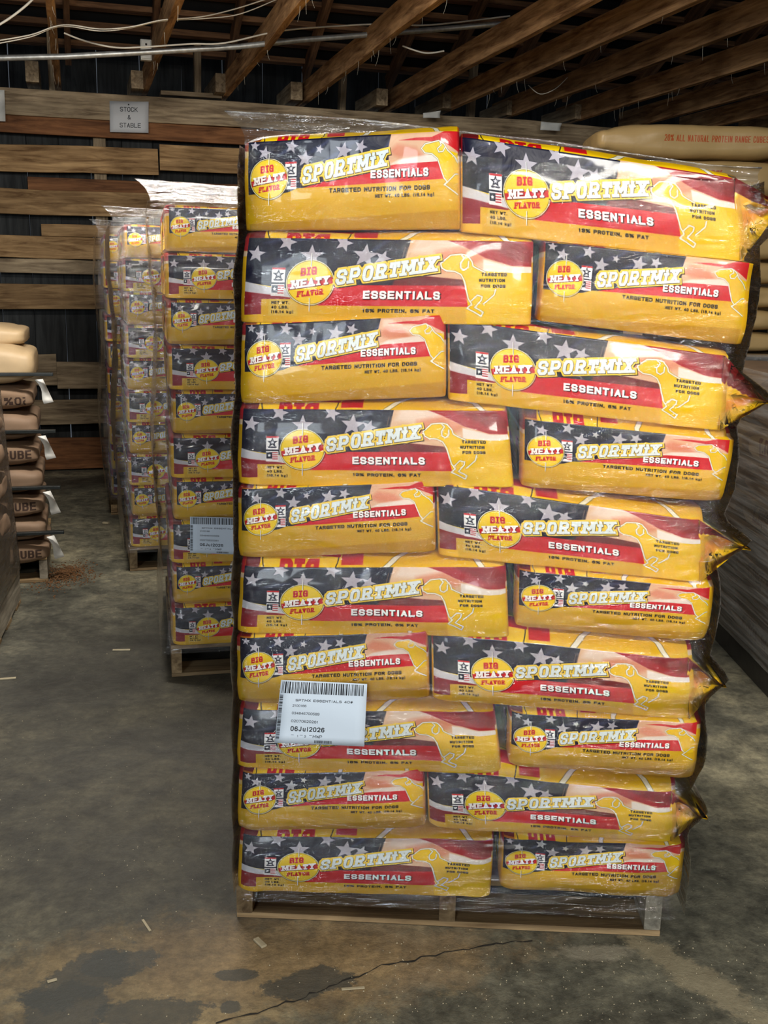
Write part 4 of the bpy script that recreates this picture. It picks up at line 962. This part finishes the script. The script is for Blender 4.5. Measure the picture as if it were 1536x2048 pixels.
tag(link('floor_crumbs', mesh('floor_crumbs', gv, gf), M_STRAW), 'pale crumbs and grit scattered over the concrete floor', 'crumbs', kind='stuff')

# ------------------------------------------------------------------ plain sacks
def sack_mesh(name, L, D, H, seed, pinch=.8, amp=1.0, nl=22, nr=32, sag=0.0):
    """full sack: L along x, D along y, H along z, base at z=0; uv over the -y face"""
    vs, fs, uv, mi = [], [], [], []; rc = min(.05, H*.45); st = []
    for k in range(5): f = k/5*PI/2; st.append((-1, f))
    for i in range(nl + 1): st.append((-1 + 2*i/nl, PI/2))
    for k in range(4, -1, -1): f = k/5*PI/2; st.append((1, f))
    n = len(st)
    for (t, f) in st:
        x = t*(L/2 - rc); 
        if f < PI/2 - 1e-6: x += (1 if t > 0 else -1)*rc*math.cos(f)
        cs = .62 + .38*math.sin(f); e = abs(t)
        hz = H/2*(1 - (1 - pinch)*e**6)*cs; dy = D/2 - (1 - math.sin(f))*rc - .012*e**4
        for k in range(nr):
            a = -PI/2 - PI + 2*PI*k/nr + PI/2; ca, sa = math.cos(a), math.sin(a)
            p = 5.0; rr = (abs(ca)**p + abs(sa)**p)**(-1/p); 
            v = Vector((x, (rr*ca)*dy, H/2 + rr*sa*hz))
            w = (mnoise.noise(Vector((v.x*6 + seed, v.y*6, v.z*11)))*.012 + mnoise.noise(Vector((v.x*18 + seed, v.y*18, v.z*26)))*.005)*amp
            vs.append((v.x + (w*.6 if f < 1.5 else 0), v.y + w*ca, max(v.z + w*sa*.3, .001) - sag*(t if t > 0 else 0)**2))
    for i in range(n - 1):
        for k in range(nr):
            k2 = (k+1) % nr; f = (i*nr + k2, (i+1)*nr + k2, (i+1)*nr + k, i*nr + k); fs.append(f)
            a = -PI/2 - PI + 2*PI*(k + .5)/nr + PI/2; mi.append(1 if math.cos(a) < -.6 and 4 <= i < n - 5 else 0)
            uv += [((vs[j][0] + L/2)/L, vs[j][2]/H) for j in f]
    for i, rv in ((0, 0), (n - 1, 1)):
        c = len(vs); vs.append((sum(vs[i*nr + k][0] for k in range(nr))/nr, 0, H/2))
        for k in range(nr):
            a, b = i*nr + k, i*nr + (k+1) % nr
            fs.append((c, a, b) if rv else (c, b, a)); mi.append(0); uv += [(.5, .5)]*3
    return mesh(name, vs, fs, True, uv, mi)
def text_mat(name, bg, items, w=768, h=192, rough=.6):
    return print_mat(name, art_line(name, w, h, bg, items), rough, .3, 0)
KB = (132, 108, 86); KT = (62, 46, 38); TB = (176, 148, 100); TT = (172, 76, 34)
T_CUBES = text_mat('print_cubes', KB, [(('CUBES', 560, 122, 66, 36, 7, 12, [(0, KT, 0, 0)]), {})], rough=.75)
T_TWENTY = text_mat('print_percent', KB, [(('20%', -640, -60, 60, 40, 7, 11, [(0, KT, 0, 0)]), dict(ang=0))], rough=.75)
def art_twenty():
    A = Art(768, 192, KB); A.text('20% ALL', 20, 110, 60, 38, 8, 11, [(0, KT, 0, 0)]); A.a = A.a[::-1, ::-1].copy(); return A.image('print_percent_turned')
T_TWENTY = print_mat('print_percent', art_twenty(), .75, .3, 0)
T_NAT = text_mat('print_natural', TB, [(('20% ALL NATURAL PROTEIN RANGE CUBES', 330, 118, 40, 13, 3, 4.6, [(0, TT, 0, 0)]), {})], 1024, 220, .4)
T_NAT2 = text_mat('print_natural_low', TB, [(('ALL NATURAL', 470, 130, 56, 24, 5, 9, [(0, TT, 0, 0)]), {})], 1024, 256, .4)
T_PCT2 = text_mat('print_percent_low', TB, [(('20%', 500, 130, 56, 26, 5, 9, [(0, TT, 0, 0)]), {})], 1024, 256, .4)
T_RNG = text_mat('print_ling', (158, 134, 100), [(('LING W', 300, 150, 112, 70, 16, 22, [(7, (166, 148, 120), 0, 0), (3, (70, 30, 26), 0, 0), (0, (96, 40, 34), 0, 0)]), dict(slab=True))], 1280, 220, .45)

def sack(loc, rz, L, D, H, body, face, seed, label, grp, pinch=.6, amp=1.0, name='feed_sack', sag=0.0):
    o = link(name, sack_mesh(name, L, D, H, seed, pinch, amp, sag=sag), [body, face]); o.location = loc; o.rotation_euler = (0, 0, rz)
    return tag(o, label, 'sack', grp)

# brown sack stack at the aisle (front face at Y = LY, right end near x = LX)
LY = 4.98; LX = -1.63
def zy(x, y, Y): return on_plane(x, y, (0, Y, 0), Vector((0, 1, 0)))
LB = [(655, 703, 52), (690, 773, 74), (773, 824, 72), (824, 886, 80), (886, 936, 84), (936, 991, 90), (991, 1038, 93), (1038, 1086, 98), (1086, 1132, 104)]
names = ['topmost, a pale cream sack', 'second from top, pale with a black seam band', 'third from top, upside-down lettering', 'fourth from top, black seam band', 'fifth from top, lettered CUBES', 'sixth from top, black seam band', 'seventh from top, lettered CUBES', 'eighth from top, black seam band', 'lowest one, lettered CUBES']
for i, (a, b, xr_) in enumerate(LB):
    z1, z0 = zy(xr_, a, LY).z, zy(xr_, b, LY).z; pc_ = zy(xr_ - 6, (a+b)/2, LY); L = .62; ct = Vector((pc_.x, LY, z0)) - V*(L/2) + U*(.29 + (.16 if i == 0 else 0))
    body = M_CREAM if i < 2 else M_KRAFT; face = M_CREAM if i < 2 else (T_TWENTY if i == 2 else (T_CUBES if i % 2 == 0 else M_KRAFT))
    o = sack(ct, TH, L, .58, (z1 - z0)*.99, body, face, i*3, f'aisle paper sack, {names[i]}', 'paper sacks beside the spilled feed', .75, .7, 'paper_sack')
    if i in (1, 3, 5, 7):
        zz = zy(xr_, (748, 0, 862, 0, 972, 0, 1062)[i-1] if i > 1 else 748, LY).z; zz = zy(xr_, {1: 748, 3: 862, 5: 974, 7: 1064}[i], LY).z
        sb = link('seam_band', box_mesh('seam_band', L + .08, .03, .016, .003), M_STRAP, o); sb.location = (.045, -.305, zz - z0); sb.rotation_euler = (.0, .0, 0); tag(sb, 'black seam band')
        tv, tf = [], []
        for k in range(7):
            t = k/6; tv += [(L/2 + .0 + .045*t + .01*math.sin(t*5), -.27 - .01*math.sin(t*6), zz - z0 - .03 - .115*t), (L/2 + .035 + .045*t, -.25, zz - z0 - .028 - .11*t)]
            if k: tf.append((2*k-2, 2*k-1, 2*k+1, 2*k))
        tb = link('paper_tab', mesh('paper_tab', tv, tf, True), M_PAPERW, o); tag(tb, 'white paper tab'); so = tb.modifiers.new('t', 'SOLIDIFY'); so.thickness = .001
pallet(Vector((LX, LY, 0)) - V*1.02 + U*.03, TH, 1.0, .9, 'dark wooden pallet under the paper sack stack by the aisle')
# second column to the left of it
for i in range(8):
    sack(Vector((LX, LY, .13 + i*.135)) - V*.98 + U*.32, TH, .60, .58, .137, M_KRAFT, M_KRAFT, 40 + i, f'brown paper sack, {ORD[7-i] if i else "lowest"} one in the column behind the near film wrapped sacks', 'hidden column of paper sacks', .75, .7, 'paper_sack')

# near brown sacks in cloudy film, right face along the aisle
NX = -1.615
NB = [(778, 822, 15), (822, 876, 18), (876, 934, 22), (934, 1000, 27), (1000, 1070, 33), (1070, 1135, 36), (1135, 1195, 38)]
A1 = math.radians(11); V1 = Vector((math.cos(A1), math.sin(A1), 0)); U1 = Vector((-math.sin(A1), math.cos(A1), 0)); pf1 = on_floor(37, 1215); pf1 = Vector((pf1.x, pf1.y, 0))
nn = ['topmost', 'second', 'third', 'fourth', 'fifth', 'sixth', 'lowest']
for i, (a, b, xe) in enumerate(NB):
    # the widest point of the bulging end, seen against the aisle
    P_ = zy(xe - 3, (a+b)/2, 4.60); z1 = zy(xe, a, 4.5).z; z0 = zy(xe, b, 4.5).z; ct = Vector((P_.x, 4.62, z0)) - U1*.31 - V1*.31
    sack(ct, PI/2 + A1, .60, .60, (z1 - z0)*1.0, M_KRAFT if i else M_CREAM, M_KRAFT, 70 + i, f'bulging brown sack in the cloudy film stack at the picture edge, {nn[i]} of seven', 'film wrapped sacks at the picture edge', .7, 1.3)
pallet(pf1 - V1*.98 - U1*.60, A1, .98, .68, 'wooden pallet under the cloudy film wrapped sacks at the picture edge', h=.17)
SN = Matrix.Translation(pf1 - V1*.66 - U1*.62) @ Matrix.Rotation(A1, 4, 'Z')
film('stretch_film', SN, lambda z: -.03, lambda z: .68 - .055*z, .17, 1.12, .66, None, M_FILM2, 'cloudy stretch film round the brown sacks at the picture edge', seed=31, skirt=False, xs=12, rows=7)

# ------------------------------------------------------------------ sacks on the other side: tan sacks up high, film wrapped sacks low
RYF = 5.35
RB = [(243, 322, 1185), (322, 402, 1215), (402, 502, 1240), (502, 556, 1240), (556, 612, 1240), (612, 660, 1240), (660, 706, 1240)]
rnm = ['topmost, lettered in red', 'second from top', 'third from top', 'fourth from top', 'fifth from top', 'sixth from top', 'seventh from top']
zs = [zy(1500, y, RYF).z for y in (246, 318, 396, 470, 520, 570, 618, 663, 706)]
for i in range(8):
    z1, z0 = zs[i], zs[i+1]; fc = (T_NAT, T_PCT2, M_TAN, T_NAT2, T_PCT2, T_NAT2, T_PCT2, T_NAT2)[i]
    L = .98 if i == 0 else .90; x0 = zy((1190, 1225, 1240, 1240, 1240, 1240, 1240, 1240)[i], (400), RYF).x
    sack((x0 + L/2, RYF + .26, z0), 0, L, .52, (z1 - z0)*.99, M_TAN, fc, 90 + i, f'tan range cube sack in the high stack behind the nearest load, {ORD[i]} layer', 'tan sacks behind the nearest load', .62 if i == 0 else .75, 1.5)
    sack((x0 + L*1.5 + .04, RYF + .26, z0), 0, L, .52, (z1 - z0)*1.0, M_TAN, M_TAN, 190 + i, f'tan sack, {ORD[i]} one in the farther column of the high tan stack', 'tan sacks outside the picture', .7, .9)
px0 = zy(1240, 400, RYF).x
pallet((px0, RYF, zs[8] - .125), 0, 1.0, .6, 'dark wooden pallet carrying the high stack of tan sacks', h=.12)
for i in range(7):
    hh = (zs[8] - .13 - .13)/7
    sack((px0 + .48, RYF + .26, .13 + i*hh), 0, .92, .52, hh*1.02, M_KRAFT, M_KRAFT, 210 + i, f'brown sack, {ORD[6-i] if i else "lowest"} one in the lower load under the tan stack', 'hidden sacks under the tan stack', .7, .9)
pallet((px0, RYF, 0), 0, 1.0, .6, 'wooden pallet on the floor under the hidden brown sack load')
# low load, its long face turned to the aisle (plane x = RX)
RX = 1.45; Y0, Y1 = 3.45, 5.1
def zx(x, y): return on_plane(x, y, (RX, 0, 0), Vector((1, 0, 0)))
yy = [742, 858, 930, 1000, 1064, 1122, 1186, 1243, 1290]
zz_ = [zx(1500, y).z for y in yy]
for i in range(8):
    z1, z0 = zz_[i], zz_[i+1]; fc = (M_KRAFT, T_RNG, M_KRAFT, T_RNG, M_KRAFT, T_RNG, M_KRAFT, T_RNG)[i]
    for j, (ya, yb_) in enumerate(((Y0, 4.26), (4.28, Y1))):
        nm_ = 'nearer' if j == 0 else 'farther'
        sack((RX + .26, (ya + yb_)/2, z0), -PI/2, yb_ - ya, .50, (z1 - z0)*.99, M_KRAFT, fc, 130 + i*3 + j, f'brown sack, {nm_} one in {ORD[i] if i < 7 else "lowest"} layer of the shiny film load', 'brown sacks in the shiny film load', .72, .9)
SR = Matrix.Translation((RX, Y1, 0)) @ Matrix.Rotation(-PI/2, 4, 'Z')
film('stretch_film', SR, lambda z: -.03, lambda z: Y1 - Y0 + .03, zz_[8] - .02, zz_[0] + .01, .56, None, M_FILM4, 'shiny stretch film with painted sheen round the low brown sack load behind the nearest stack', seed=51, skirt=False, xs=60, rows=8)
bb = link('black_carton', box_mesh('black_carton', .55, Y1 - Y0 + .02, zz_[8] - .03, .008), M_BLACKBOX); bb.location = (RX + .275, (Y0 + Y1)/2, (zz_[8] - .03)/2); tag(bb, 'low black wrapped base carton under the shiny film load', 'carton')

# cobwebs: dusty strands hanging from the joists
cv, cf = [], []; rc_ = random.Random(77)
for k in range(90):
    sx = rc_.choice(JX[3:12]); bk = -rc_.uniform(.4, 5.0); L = rc_.uniform(.02, .09); p = wp(sx + rc_.uniform(-.02, .02), JZ, bk); b = len(cv); w = rc_.uniform(.0006, .0016); dx = rc_.uniform(-.02, .02)
    for j in range(4):
        t = j/3; q = p + V*(dx*t*t) + Vector((0, 0, -L*t)); cv += [q - V*w*(1 - .6*t), q + V*w*(1 - .6*t)]
        if j: cf.append((b+2*j-2, b+2*j-1, b+2*j+1, b+2*j))
tag(link('cobwebs', mesh('cobwebs', cv, cf), plain('dusty_web', lin(168, 162, 146), .9)), 'dusty cobweb strands hanging from the ceiling joists', 'cobwebs', kind='stuff')
